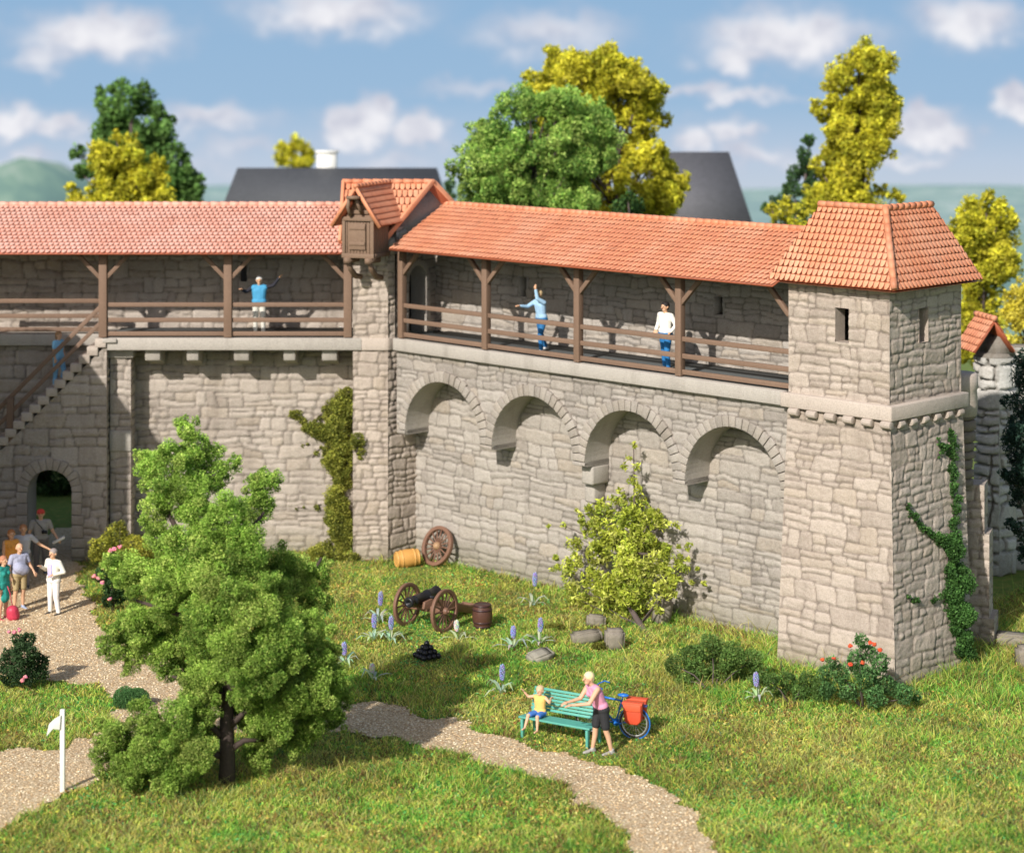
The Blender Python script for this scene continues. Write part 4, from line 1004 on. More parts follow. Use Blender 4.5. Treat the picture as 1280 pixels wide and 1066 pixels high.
tree('autumn_tree', 'rounded pale yellow tree at the right edge behind the boulder pillar', 'tree', 1290, 76, [(.80,.68,.08),(.85,.74,.12),(.68,.60,.07)], fillc(11, [(1270,365),(1300,340),(1330,370),(1330,440),(1255,440),(1258,395)], 16, (12,18)), 700, .13, 310, bg)
tree('autumn_tree', 'tiny yellow tree peeping out beside the steep dark gable roof', 'tree', 905, 125, YELLOW, [(906,210,7),(908,220,8),(904,232,8),(905,250,12)], 400, .22, 311, bg)
tree('conifer_tree', 'dark slender tree peeping out between the long grey roof and the broad green tree', 'tree', 560, 105, DGREEN, [(562,232,8),(560,248,10),(560,270,14)], 600, .17, 312, bg)
tree('leafy_tree', 'low green tree between the golden tree and the dark gable roof', 'tree', 790, 77, [(.06,.13,.035),(.09,.18,.045)], [(785,250,12),(797,258,11),(775,262,12),(790,275,14)], 900, .11, 313, bg)
tree('leafy_tree', 'shady green bushes seen through the arched gateway', 'tree', 62, 78, [(.04,.09,.02),(.06,.12,.03),(.10,.17,.05)], fillc(12, [(0,560),(130,560),(130,690),(0,690)], 22, (16,26)), 700, .1, 314, bg)
tree('dark_shrub', 'dark blue-green shrub overhanging from the right edge beside the boulder pillar', 'shrub', 1292, 62.5, [(.02,.045,.03),(.03,.065,.045),(.045,.09,.06)],
     [(1275,505,18),(1272,530,16),(1280,545,24),(1270,570,18),(1266,595,14),(1275,610,18),(1272,625,12),(1282,470,22),(1275,450,12),(1290,580,26),(1275,660,14),(1285,690,16),(1262,540,12),(1256,500,7),(1252,590,7),(1262,655,9)], 2300, .075, 315, None, trunkr=.12)

def bush(name, label, cat, base, clumps, pal, dens, leaf, seed, group=None, flowers=None, stem=True, asp=1.4, **kw):
    T = thing(name, label, cat, tuple(base), group=group)
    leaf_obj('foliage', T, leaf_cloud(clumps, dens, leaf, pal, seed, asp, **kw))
    if stem:
        mb = MB()
        for i, (c, r) in enumerate(clumps):
            if i % 2 == 0: trunk_mb(mb, [Vector(base)+Vector((0,0,-.1)), Vector(base).lerp(Vector(c), .5)+Vector((random.uniform(-.05,.05),0,.05)), Vector(c)], .022, .008, 5)
        obj('stem', mb, M['bark'], T)
    if flowers:
        fp, fr_, fcol = flowers
        for p in fp:
            mb = MB(); rs = random.Random(hash(tuple(p)) & 1023)
            for k in range(11):
                d = Vector((rs.gauss(0,1), rs.gauss(0,1)-.4, rs.gauss(0,1))).normalized(); c = Vector(p)+d*fr_*.55
                mb.cur = tuple(q*rs.uniform(.75,1.25) for q in fcol); mb.ball(c, fr_*.55, 7, (1, 1, .7))
            obj('blossom', mb, M['petal'], T)
    return T
def pxc(lst, Y, jit=.25, seed=1, dy=None):
    rs = random.Random(seed); return [(P(x, y, Y+rs.uniform(-jit,jit)), r*Y/F) for x, y, r in lst]
# bushes along the foot of the square tower
b1 = G(890, 862); bush('low_bush', 'low dark green bush at the foot of the arcaded wall near the tower', 'bush', b1, pxc([(840,830,14),(865,818,18),(890,812,20),(915,820,20),(940,826,16),(870,840,18),(900,842,20),(930,848,18),(855,850,12),(950,848,12)], b1.y+.6, .4), [(.11,.20,.045),(.15,.26,.06),(.22,.32,.08)], 7000, .05, 321, 'bushes along the tower foot')
b2 = G(990, 880); bush('low_bush', 'low dense bush against the tower foot between the plain bush and the red roses', 'bush', b2, pxc([(965,852,12),(985,850,14),(1008,852,15),(1030,858,14),(1000,868,14),(1025,874,14),(975,868,10)], b2.y+.2, .3), [(.09,.17,.04),(.13,.23,.055)], 7500, .045, 322, 'bushes along the tower foot')
b3 = G(1080, 885); bush('rose_bush', 'rose bush with round orange-red blossoms at the corner of the square tower', 'bush', b3, pxc([(1075,800,10),(1085,815,14),(1070,828,16),(1100,830,15),(1050,840,14),(1085,848,18),(1110,856,16),(1060,862,16),(1095,872,16),(1130,866,14),(1145,872,9),(1035,862,12),(1030,840,11),(1040,828,9)], b3.y-.2, .25), [(.08,.18,.055),(.11,.25,.075),(.17,.33,.11)], 6500, .05, 323,
     flowers=([P(1063,807,51.6), P(1093,805,51.6), P(1100,812,51.5), P(1088,803,51.7), P(1042,822,51.7), P(1063,830,51.4), P(1078,828,51.4), P(1028,824,51.8)], .058, (.75,.12,.05)))
# pink rose bushes at the left
b4 = G(35, 862); bush('rose_bush', 'dark glossy rose bush with few pink blossoms at the gravel edge, far left', 'bush', b4, pxc([(30,815,18),(12,825,16),(45,828,17),(30,840,18),(10,845,14),(52,842,10),(35,800,12),(22,800,10)], b4.y+.1, .3), [(.025,.06,.02),(.04,.085,.025),(.07,.13,.05)], 6500, .055, 324,
     flowers=([P(18,790,b4.y-.3), P(24,787,b4.y-.2), P(12,789,b4.y-.1), P(28,850,b4.y-.5), P(32,846,b4.y-.5)], .06, (.80,.30,.36)))
b5 = G(140, 765); bush('rose_bush', 'rose bush with clusters of pink blossoms half hidden by the big tree', 'bush', b5, pxc([(140,735,14),(128,720,12),(150,715,14),(142,700,12),(150,745,12),(135,752,10)], b5.y, .3), [(.03,.07,.02),(.05,.10,.03)], 6500, .055, 325,
     flowers=([P(138,688,b5.y-.3), P(150,683,b5.y-.3), P(143,686,b5.y-.35), P(123,722,b5.y-.4), P(128,728,b5.y-.4), P(118,720,b5.y-.3), P(130,709,b5.y-.3), P(137,748,b5.y-.4)], .07, (.85,.34,.38)))
b6 = G(150, 716); bush('round_bush', 'yellow-olive rounded bush at the wall foot beside the gateway', 'bush', b6, pxc([(125,685,16),(145,672,18),(165,680,18),(180,690,14),(150,695,20),(120,695,10),(150,658,9)], b6.y, .4), [(.36,.36,.05),(.45,.43,.06),(.25,.28,.05)], 4000, .06, 326)
b7 = G(164, 884); bush('round_bush', 'small dark green dome-shaped bush on the gravel beside the big tree', 'bush', b7, [(b7+Vector((x, y, .20)), (.32,.30,.30)) for x, y in ((-.16,0),(.14,.02),(0,-.05))], [(.07,.17,.055),(.09,.20,.06)], 26000, .03, 327, stem=False, lump=.15)
b8 = G(355, 745)
bush('low_bush', 'green bush on the grass behind the big tree', 'bush', b8, pxc([(330,718,16),(355,712,16),(380,722,15),(350,735,18),(385,738,12),(318,735,12)], b8.y, .4), [(.20,.32,.055),(.27,.40,.075)], 4000, .06, 328)
# climbing ivy
def ivy(name, label, segs, parent_loc, pal, seed, leaf, dens):
    T = thing(name, label, 'ivy', tuple(parent_loc)); cc = []
    mb = MB()
    for pts, r0, r1, plane in segs:
        w = [hit(x, y, *plane) for x, y in pts]; rs = random.Random(seed+len(cc))
        trunk_mb(mb, w if len(w) > 1 else [w[0], w[0]+Vector((0,0,.1))], .02, .012, 5)
        for i in range(len(w)-1):
            L = (w[i+1]-w[i]).length; k = max(1, int(L/.12))
            for j in range(k):
                t = (i+j/k)/(len(w)-1); r = (r0+(r1-r0)*t)*rs.uniform(.7,1.25); n_ = Vector(plane[1]).normalized()
                p = w[i].lerp(w[i+1], j/k); q = r*.55; cc.append((p+n_*r*.35+Vector((rs.uniform(-q,q), 0, rs.uniform(-q,q))), r*rs.uniform(.6,1.15)))
    leaf_obj('leaves', T, leaf_cloud(cc, dens, leaf, pal, seed, 1.1, .4, .3)); obj('stem', mb, M['bark'], T)
fr_n = (bR-bM).cross(tM-bM).normalized()
if fr_n.y > 0: fr_n = -fr_n
pl = (bM, fr_n)
IV = [(.06,.15,.035),(.085,.20,.045),(.12,.25,.06),(.05,.12,.03)]
ivy('climbing_ivy', 'dark green ivy climbing the right face of the square tower', [
    ([(1187,538),(1188,560),(1190,600),(1192,640),(1186,672)], .10, .20, pl), ([(1186,672),(1184,700),(1190,740),(1193,780),(1200,815)], .24, .30, pl),
    ([(1170,550),(1176,560),(1170,575)], .12, .07, pl), ([(1176,556),(1187,556)], .1, .1, pl), ([(1133,630),(1142,650),(1158,665),(1180,676)], .08, .15, pl), ([(1195,690),(1196,730),(1198,770)], .22, .25, pl),
    ([(1135,748),(1150,752)], .09, .07, pl), ([(1165,748),(1178,742),(1188,740)], .1, .12, pl), ([(1198,800),(1208,822)], .28, .3, pl)], CD(67,-44.5,0), IV, 331, .055, 8500)
pw = ((0,YW,0), (0,-1,0)); pt_ = ((0,67.3,0), (0,-1,0))
ivy('climbing_ivy', 'olive-brown creeper spreading over the left wall into the corner of the slim tower', [
    ([(434,492),(430,515),(422,540),(424,570),(432,600),(422,625),(432,655),(436,690)], .34, .34, pw), ([(366,518),(378,526),(390,538),(408,538),(420,550)], .14, .32, pw), ([(420,500),(408,512),(412,530),(400,548)], .18, .2, pw), ([(412,555),(405,570),(415,585)], .16, .14, pw), ([(420,610),(410,630),(415,655),(424,675)], .16, .16, pw), ([(436,560),(440,590)], .2, .16, pw), ([(410,512),(398,520),(392,530)], .16, .13, pw), ([(418,640),(404,650)], .13, .1, pw), ([(400,560),(390,572)], .12, .08, pw),
    ([(430,600),(412,600)], .3, .26, pw), ([(372,634),(385,636)], .09, .07, pw), ([(395,632),(402,630)], .11, .08, pw), ([(378,556),(388,556)], .07, .06, pw),
    ([(443,550),(452,560),(458,556)], .2, .12, pt_), ([(443,560),(455,575)], .15, .06, pt_), ([(395,690),(415,675),(435,668)], .28, .34, pw), ([(385,692),(450,696)], .2, .16, pt_)], (-5.2,68.3,0), [(.24,.27,.045),(.33,.34,.055),(.17,.20,.035),(.42,.41,.08)], 332, .06, 6000)
# bright creeper bush leaning on the arcaded wall
cb = G(815, 800); YC = lambda x: None
CBU = thing('climbing_shrub', 'bright yellow-green shrub with a pointed top leaning on the arcaded wall', 'shrub', tuple(cb))
cl = [(793,557,5),(787,572,5),(780,583,5),(796,585,7),(790,600,8),(798,612,10),(775,612,6),(795,628,15),(770,625,12),(755,640,16),(815,645,16),(790,650,22),(740,660,17),(828,655,13),(765,670,24),(800,675,25),(720,680,13),(745,695,22),(835,690,14),(785,705,28),(815,710,24),(715,705,15),(740,725,20),(850,698,10),(855,710,9),(765,735,26),(800,740,24),(715,735,12),(725,750,13),(830,735,16),(842,725,12),(760,760,18),(785,768,14),(745,755,15),(820,757,10),(705,657,6),(710,715,12)]
rs_ = random.Random(4); cc = []
for x, y, r in cl:
    C_ = 64.5 if y < 640 else 64.5-(y-640)/130*1.1
    if r < 12: n_ = 1
    p = hit(x, y, CD(C_+rs_.uniform(-.25,.25), -60, 0), nW); cc.append((p, (r*1.12/45, r*.9/45, r*1.12/45)))
leaf_obj('foliage', CBU, leaf_cloud([(c_, tuple(q*random.uniform(.6,1.05) for q in r_)) for c_, r_ in cc]+[(c_+Vector((random.uniform(-.55,.55), random.uniform(-.2,.1), random.uniform(-.45,.45))), r_[0]*random.uniform(.25,.5)) for c_, r_ in cc[7:] for _ in range(3)], 1500, .085, [(.68,.74,.10),(.56,.64,.08),(.82,.84,.20),(.36,.46,.06)], 341, 1.5, .25, .35, bright=(.6,1.2), topb=.15))
mb = MB(); st_ = [cb+Vector((0,0,-.1)), hit(800,780,CD(63.2,-60,0),nW), hit(785,755,CD(63.7,-60,0),nW), hit(790,690,CD(64.2,-60,0),nW), hit(793,620,CD(64.5,-60,0),nW), hit(792,560,CD(64.5,-60,0),nW)]
trunk_mb(mb, st_, .11, .012, 8)
for (c, r) in cc[7:]:
    i = min(4, max(1, int((1-(c.z)/5.5)*0)+2)); q = min(st_[1:5], key=lambda t: (t-c).length+(2 if t.z > c.z else 0)); trunk_mb(mb, [q, q.lerp(c, .5)+Vector((0,0,-.05)), c], .028, .008, 5)
obj('stem', mb, M['bark'], CBU)

# hyacinths
def hyacinth(px, py, top, col, label, k, nl=8, group='hyacinths on the meadow'):
    g = G(px, py); g.z = tz(g.x, g.y); H_ = (py-top)*g.y/F
    T = thing('hyacinth', label, 'flower', tuple(g), group=group); rs = random.Random(k)
    mb = MB()
    for i in range(nl):
        a = 2*PI*i/nl+rs.uniform(-.3,.3); L = rs.uniform(.32,.56); d = Vector((math.cos(a), math.sin(a), 0)); s_ = Vector((-d.y, d.x, 0)); up_ = rs.uniform(.12,.32)
        pts = [(0,0),(.35,up_*.8),(.7,up_),(1,up_*.55+rs.uniform(-.06,.06))]; ws = [.028,.042,.034,.005]; mb.cur = tuple(q*rs.uniform(.8,1.25) for q in (.55,.66,.48))
        vs = []
        for (t, z), w in zip(pts, ws): p = g+d*(L*t)+Vector((0,0,z+.02)); vs += [p-s_*w, p+s_*w]
        mb.add(vs, [(0,1,3,2),(2,3,5,4),(4,5,7,6)])
    obj('leaves', mb, M['leaf'], T)
    mb = MB(); mb.cur = (.12,.22,.06); sp = min(.36, H_*.5); lean = Vector((rs.uniform(-.06,.06), 0, 0)); mb.tube([g, g+Vector((0,0,H_-sp*.5))+lean], .013, 6); obj('stem', mb, M['leaf'], T)
    mb = MB(); n = 46
    for i in range(n):
        t = (i+.5)/n; a = i*2.4; r = .055*math.sin(PI*(.12+.8*(1-t)))**.6; c = g+lean*(1+.2*t)+Vector((math.cos(a)*r, math.sin(a)*r, H_-sp+t*sp))
        mb.cur = tuple(q*rs.uniform(.75,1.25) for q in col); mb.ball(c, .024, 6, (1,1,1.1))
    obj('flower_spike', mb, M['petal'], T)
BL = (.36,.38,.64); WH = (.74,.72,.62)
for i, (x, y, t, c, l) in enumerate([(431,834,803,BL,'blue hyacinth with pale leaves, nearest to the big tree'), (467,802,768,BL,'blue hyacinth, left one of the pair in front of the cannon'), (488,803,771,BL,'blue hyacinth, right one of the pair in front of the cannon'),
      (473,779,740,BL,'blue hyacinth just left of the cannon wheel'), (666,758,716,BL,'blue hyacinth close to the wall, left of the bright shrub'), (641,812,783,BL,'pale blue hyacinth left of the flat grey stone'), (675,806,773,BL,'blue hyacinth right behind the flat grey stone'),
      (627,868,830,BL,'blue hyacinth with long pale leaves behind the green bench'), (948,874,840,BL,'blue hyacinth by the low bushes near the square tower'), (467,851,830,WH,'white hyacinth low in the grass left of the cannonballs'), (573,802,776,WH,'white hyacinth in front of the right cannon wheel')]):
    hyacinth(x, y, t, c, l, 400+i, nl=5 if c is WH else 9)

# ================================================================== PROPS
def rock(label, px, py, size, rz, tilt, seed, mat='stone_dark', name='stone_block', group=None, dz=0):
    g = G(px, py); g.z = tz(g.x, g.y)+dz; bm = bmesh.new(); bmesh.ops.create_cube(bm, size=1)
    bmesh.ops.bevel(bm, geom=bm.edges[:], offset=.12, segments=2, affect='EDGES'); bmesh.ops.subdivide_edges(bm, edges=bm.edges[:], cuts=2, use_grid_fill=True)
    rs = random.Random(seed)
    for v in bm.verts:
        v.co += v.normal*(float(fbm(np.array([v.co.x*3+seed]), np.array([v.co.y*3+v.co.z*4]), seed)[0])-.5)*.12
        v.co = Vector((v.co.x*size[0], v.co.y*size[1], v.co.z*size[2]))
    me = bpy.data.meshes.new(name); bm.to_mesh(me); bm.free()
    for p in me.polygons: p.use_smooth = True
    o = link(name, me, M[mat]); o.location = g+Vector((0,0,size[2]*.4)); o.rotation_euler = (tilt[0], tilt[1], rz); tag(o, label, 'stone', group); return o
gs = 'fallen building stones'
rock('pale flat stone slab lying tilted in the grass beside the hyacinths', 675, 824, (.66,.42,.2), .6, (.25,-.15), 1, 'stone_plain', group=gs)
rock('long dark stone block lying left in front of the bright shrub', 733, 802, (.78,.42,.3), .25, (0,-.1), 2, group=gs)
rock('square stone block standing upright in front of the bright shrub', 768, 810, (.48,.4,.55), .15, (.05,.03), 3, group=gs)
rock('small stone block half hidden behind the long one under the bright shrub', 745, 782, (.5,.3,.32), .1, (0,.1), 4, group=gs)
rock('stone block half hidden at the wall foot behind the bright shrub', 828, 778, (.42,.4,.75), .5, (0,.15), 5, group=gs)
rock('flat brown stone block lying beside the buttress at the right edge', 1266, 806, (1.0,.55,.34), -.25, (0,.02), 6, group=gs)
rock('stone block at the lower right edge beyond the square tower', 1284, 835, (.5,.5,.6), .2, (0,0), 7, group=gs)
for i, (x, y, l) in enumerate(((695,788,'mossy tuft beside the hyacinth near the wall'), (750,812,'mossy ochre tuft between the two stones under the shrub'))):
    g = G(x, y); bush('moss_tuft', l, 'moss', g, [(g+Vector((a, b, .08)), (.17,.15,.14)) for a, b in ((-.1,0),(.1,.03),(0,-.05))], [(.20,.19,.03),(.14,.15,.03)], 16000, .035, 500+i, stem=False)

def spoked(mb, c, ax, R, rimw, rimh, nsp, hubr, hubl, spr):
    c = Vector(c); ax = Vector(ax).normalized(); mb.torus(c, ax, R-rimh, 0, 40, sq=(rimh, rimw/2))
    r0 = ax.cross(Vector((0,0,1)) if abs(ax.z) < .9 else Vector((1,0,0))).normalized(); u0 = ax.cross(r0)
    mb.lathe([(hubr*.5,-hubl/2),(hubr*.8,-hubl/2+.01),(hubr,-hubl*.2),(hubr,hubl*.2),(hubr*.8,hubl/2-.01),(hubr*.5,hubl/2)], c, ax, 14)
    for k in range(nsp):
        a = 2*PI*k/nsp; d = r0*math.cos(a)+u0*math.sin(a); mb.tube([c+d*hubr*.8, c+d*(R-rimh*1.5)], [spr*1.15, spr], 6)
# cannon
cg = G(532, 787); th = math.radians(-35)
CN = thing('cannon', 'black cannon barrel on a brown two-wheeled wooden carriage pointing to the lower left', 'cannon', (cg.x, cg.y+.1, tz(cg.x, cg.y)), th)
for sx in (-.62, .62):
    mb = MB(); spoked(mb, (sx,0,.55), (1,0,0), .57, .085, .05, 14, .10, .24, .024); obj('wheel', mb, M['wheel_wood'], CN, world=False, bevel=.006)
mb = MB(); mb.box((0,0,.55), (1.2,.17,.16)); mb.tube([(-.78,0,.55),(.78,0,.55)], .035, 8); obj('axle', mb, M['wheel_wood'], CN, world=False, bevel=.012)
mb = MB()
for sx in (-.17, .17): mb.prism([(sx-.04,-.35,.60),(sx-.04,-.30,.78),(sx-.04,.15,.82),(sx-.04,.5,.68),(sx-.04,1.7,.30),(sx-.04,1.95,.26),(sx-.04,2.02,.10),(sx-.04,1.75,.06),(sx-.04,.3,.48)], (.08,0,0))
mb.box((0,.25,.6), (.3,.14,.14)); mb.box((0,.9,.46), (.3,.12,.12)); mb.box((0,1.7,.18), (.3,.2,.14)); mb.tube([(-.22,1.95,.2),(.22,1.95,.2)], .09, 12)
obj('trail', mb, M['wheel_wood'], CN, world=False, bevel=.012)
mb = MB(); aim = Vector((0,-1,-.04)).normalized()
mb.lathe([(.02,-.66),(.05,-.64),(.055,-.6),(.03,-.56),(.10,-.53),(.155,-.5),(.165,-.46),(.145,-.42),(.14,-.1),(.155,-.08),(.155,-.03),(.13,0),(.115,.45),(.13,.47),(.13,.51),(.105,.53),(.10,.62),(.135,.68),(.145,.74),(.12,.77),(.06,.77),(.055,.6)], (0,0,.86), aim, 22); mb.tube([(-.24,.05,.84),(.24,.05,.84)], .045, 10)
obj('barrel', mb, paint('gun_black', (.022,.022,.025), .35, .3, .3), CN, world=False, smooth=True)
# kegs
def keg(mb_, hoops, c, ax, R, L):
    pr = [(R*(.80+.20*math.sin(PI*(i/10))), -L/2+L*i/10) for i in range(11)]
    mb_.lathe([(R*.72, -L/2+.03), (R*.74, -L/2)]+[(r, h) for r, h in pr]+[(R*.74, L/2), (R*.72, L/2-.03)], c, ax, 20)
    for t in (.06,.24,.76,.94): hp = MB(); h = -L/2+L*t; r = R*(.80+.20*math.sin(PI*t)); hp.lathe([(r,h-.025),(r+.012,h-.02),(r+.012,h+.02),(r,h+.025)], c, ax, 20); hoops.append(hp)
g = G(603, 784); K = thing('keg', 'dark brown wooden keg standing upright beside the cannon', 'keg', tuple(g)); a, b = MB(), []; keg(a, b, g+Vector((0,0,.32)), (0,0,1), .27, .62)
obj('staves', a, M['keg_brown'], K, smooth=False)
for h_ in b: obj('hoop', h_, paint('keg_hoop_dark', (.045,.02,.02), .4), K)
g = G(509, 709); K = thing('keg', 'golden-yellow wooden keg lying on its side at the tower foot', 'keg', tuple(g)); a, b = MB(), []; keg(a, b, g+Vector((0,.1,.25)), (1,.35,.06), .27, .72)
obj('staves', a, M['keg_gold'], K)
for h_ in b: obj('hoop', h_, paint('keg_hoop_gold', (.62,.34,.1), .5), K)
# leaning cart wheel
g = G(539, 708); wc = g+Vector((.02,.25,.58)); axn = (Vector((-1,-1,0))/R2*.93+Vector((0,0,.36))).normalized(); wc = CD(64.62, g.x-g.y, .57)
CW = thing('cart_wheel', 'brown spoked cart wheel leaning against the wall beside the golden keg', 'wheel', (wc.x, wc.y, 0))
mb = MB(); mb.torus(wc, axn, .54, 0, 44, sq=(.055,.065)); obj('rim', mb, M['wheel_wood'], CW, bevel=.01)
mb = MB(); ax = axn; r0 = ax.cross(Vector((0,0,1))).normalized(); u0 = ax.cross(r0)
for k in range(16): a = 2*PI*k/16; d = r0*math.cos(a)+u0*math.sin(a); mb.tube([wc+d*.08, wc+d*.5], [.028,.022], 6)
obj('spokes', mb, M['wheel_wood'], CW)
mb = MB(); mb.lathe([(.05,-.12),(.08,-.1),(.12,-.04),(.12,.05),(.08,.11),(.05,.13)], wc, ax, 16); obj('hub', mb, paint('hub_tan', (.36,.22,.12), .5), CW)
# cannonball pyramid
g = G(533, 828); r = .071; cnt = 0; gb = 'cannonballs stacked in a pyramid'
mb = MB(); mb.ball((0,0,0), r, 16); ball_me = obj('cannonball', mb, paint('iron_ball', (.018,.018,.022), .3, .3, .2), smooth=True)
for lv in range(4):
    n = 4-lv
    for i in range(n):
        for j in range(n):
            o = ball_me if cnt == 0 else ball_me.copy()
            if cnt: COL.objects.link(o)
            c = Vector(((i-(n-1)/2)*2*r, (j-(n-1)/2)*2*r, r+lv*r*R2)); c = Matrix.Rotation(.6, 3, 'Z') @ c
            o.location = Vector((g.x, g.y+.25, tz(g.x, g.y)+.04))+c; cnt += 1
            tag(o, ('black cannonball in the bottom layer of the pyramid', 'black cannonball in the second layer of the pyramid', 'black cannonball in the third layer of the pyramid', 'topmost black cannonball crowning the pyramid')[lv], 'cannonball', gb)
# bench
bA = G(654, 921); bB_ = G(735, 936); bd = (bB_-bA); bl = bd.length; ba = math.atan2(bd.y, bd.x)
BN = thing('park_bench', 'turquoise green slatted park bench at the edge of the gravel path', 'bench', tuple((bA+bB_)/2), ba)
mg = paint('bench_green', (.10,.36,.29), .45, .2)
W2 = bl/2+.08
for k in range(4):
    pass
mb = MB()
for k in range(5): mb.box((0, -.04+k*.102, .46-.010*k), (W2*2, .088, .045))
obj('seat', mb, mg, BN, world=False, bevel=.01)
mb = MB()
for k in range(7): mb.box((0, .49+.026*k, .54+.068*k), (W2*2, .03, .058), Matrix.Rotation(-.35, 3, 'X'))
obj('backrest', mb, mg, BN, world=False, bevel=.01)
for sx in (-1, 1):
    x = sx*(bl/2-.0)
    mb = MB(); mb.prism([(x-.03,-.06,0),(x-.03,.02,0),(x-.03,.04,.42),(x-.03,-.08,.42)], (.06,0,0)); obj('leg', mb, mg, BN, world=False, bevel=.01)
    mb = MB(); mb.prism([(x-.03,.50,0),(x-.03,.58,0),(x-.03,.50,.45),(x-.03,.70,.98),(x-.03,.65,.99),(x-.03,.40,.45)], (.06,0,0)); obj('leg', mb, mg, BN, world=False, bevel=.01)
    mb = MB(); mb.box((x, .2, .40), (.05,.5,.05)); obj('seat_frame', mb, mg, BN, world=False, bevel=.01)
# bicycle
rear = G(793, 922); bdir = Vector((-.94,.34,0)); BK = thing('bicycle', 'blue bicycle with two red panniers parked behind the bench', 'bicycle', tuple(rear), math.atan2(bdir.y, bdir.x))
blue = paint('bike_blue', (.02,.16,.55), .3, .1); R_ = .34; WB = 1.04
for x in (0, WB):
    mb = MB(); mb.torus((x,0,R_), (0,1,0), R_-.02, .022, 36, 8); w = obj('wheel', mb, paint('tyre_black', (.05,.045,.04), .8), BK, world=False, smooth=True)
    mb = MB(); mb.torus((x,0,R_), (0,1,0), R_-.05, .014, 36, 6)
    for k in range(18): a = 2*PI*k/18; mb.tube([(x,.02*(-1)**k,R_),(x+math.cos(a)*(R_-.05),0,R_+math.sin(a)*(R_-.05))], .0045, 4)
    mb.tube([(x,-.045,R_),(x,.045,R_)], .022, 8); obj('rim', mb, paint('spoke_silver', (.65,.65,.62), .3, .1, .6), w, world=False)
mb = MB(); bb = (.44,0,.30); sT = (.29,0,.80); hT = (.86,0,.86); hB = (.90,0,.72)
for a, b, rr in ((bb,sT,.02),(bb,hB,.024),(sT,hT,.022),(hT,hB,.024),((0,0,R_),bb,.014),((0,0,R_),(.31,0,.72),.012)): mb.tube([a,b], rr, 8)
obj('frame', mb, blue, BK, world=False)
mb = MB()
for sy in (-.05,.05): mb.tube([(hB[0],sy,.72),(WB,sy,R_)], .014, 7)
mb.tube([(hB[0],-.05,.72),(hB[0],.05,.72)], .02, 7); obj('fork', mb, blue, BK, world=False)
mb = MB(); mb.tube([(.86,0,.86),(.84,0,1.06)], .016, 7); mb.tube([(.66,-.27,1.1),(.78,-.26,1.13),(.87,-.12,1.1),(.87,.12,1.1),(.78,.26,1.13),(.66,.27,1.1)], .015, 7); obj('handlebar', mb, blue, BK, world=False)
mb = MB(); mb.ball((.26,0,.93), .1, 12, (1.35,.75,.4)); mb.tube([sT,(.27,0,.92)], .015, 6); obj('saddle', mb, blue, BK, world=False, smooth=True)
mb = MB(); mb.torus((0,0,R_), (0,1,0), R_+.02, .016, 36, 5); mb.tube([(-.30,-.06,.74),(.26,-.06,.74)], .01, 5); mb.tube([(-.30,.06,.74),(.26,.06,.74)], .01, 5); mb.tube([(-.28,-.06,.74),(-.28,.06,.74)], .01, 5); mb.tube([(0,-.06,R_),(-.18,-.06,.74)], .01, 5); mb.tube([(0,.06,R_),(-.18,.06,.74)], .01, 5)
obj('luggage_rack', mb, blue, BK, world=False)
mb = MB(); mb.tube([(bb[0],-.06,bb[2]),(bb[0],.06,bb[2])], .03, 8); mb.lathe([(.085,-.01),(.085,.01)], (bb[0],-.05,bb[2]), (0,1,0), 16); mb.box((bb[0]+.14,-.12,bb[2]-.03), (.09,.08,.02)); mb.box((bb[0]-.14,.12,bb[2]+.03), (.09,.08,.02)); mb.bar((bb[0],-.08,bb[2]),(bb[0]+.14,-.09,bb[2]-.03), .015,.015); mb.bar((bb[0],.08,bb[2]),(bb[0]-.14,.09,bb[2]+.03), .015,.015)
obj('pedals', mb, blue, BK, world=False)
for sy in (-1, 1):
    mb = MB(); y0 = sy*.08; y1 = sy*.26; mb.prism([(-.24,y0,.82),(.20,y0,.82),(.16,y0,.42),(.06,y0,.36),(-.14,y0,.36),(-.22,y0,.44)], (0,y1-y0,0)); pn = obj('pannier', mb, paint('pannier_red', (.62,.075,.03), .6, .15), BK, world=False, bevel=.03)
    mb = MB(); mb.box((-.02,(y0+y1)/2,.825), (.47,.2,.05)); mb.box((-.02,y1+sy*.012,.74), (.40,.02,.16)); obj('flap', mb, paint('pannier_flap', (.68,.10,.04), .6, .15), pn, world=False, bevel=.012)
# signpost
g = G(77, 990); SP = thing('signpost', 'small white wooden signpost with an arrow-shaped board at the lower left', 'signpost', tuple(g)); wp = paint('white_paint', (.72,.70,.64), .6, .08)
mb = MB(); mb.box(g+Vector((.02,0,.86)), (.10,.09,1.72)); obj('post', mb, wp, SP, bevel=.012)
mb = MB(); pts = [(.0,1.62),(-.02,1.32),(-.16,1.34),(-.30,1.18),(-.27,1.32),(-.24,1.44),(-.13,1.54)]; mb.prism([g+Vector((x,-.09,z)) for x, z in pts], (0,.04,0)); obj('arrow_board', mb, wp, SP, bevel=.006)

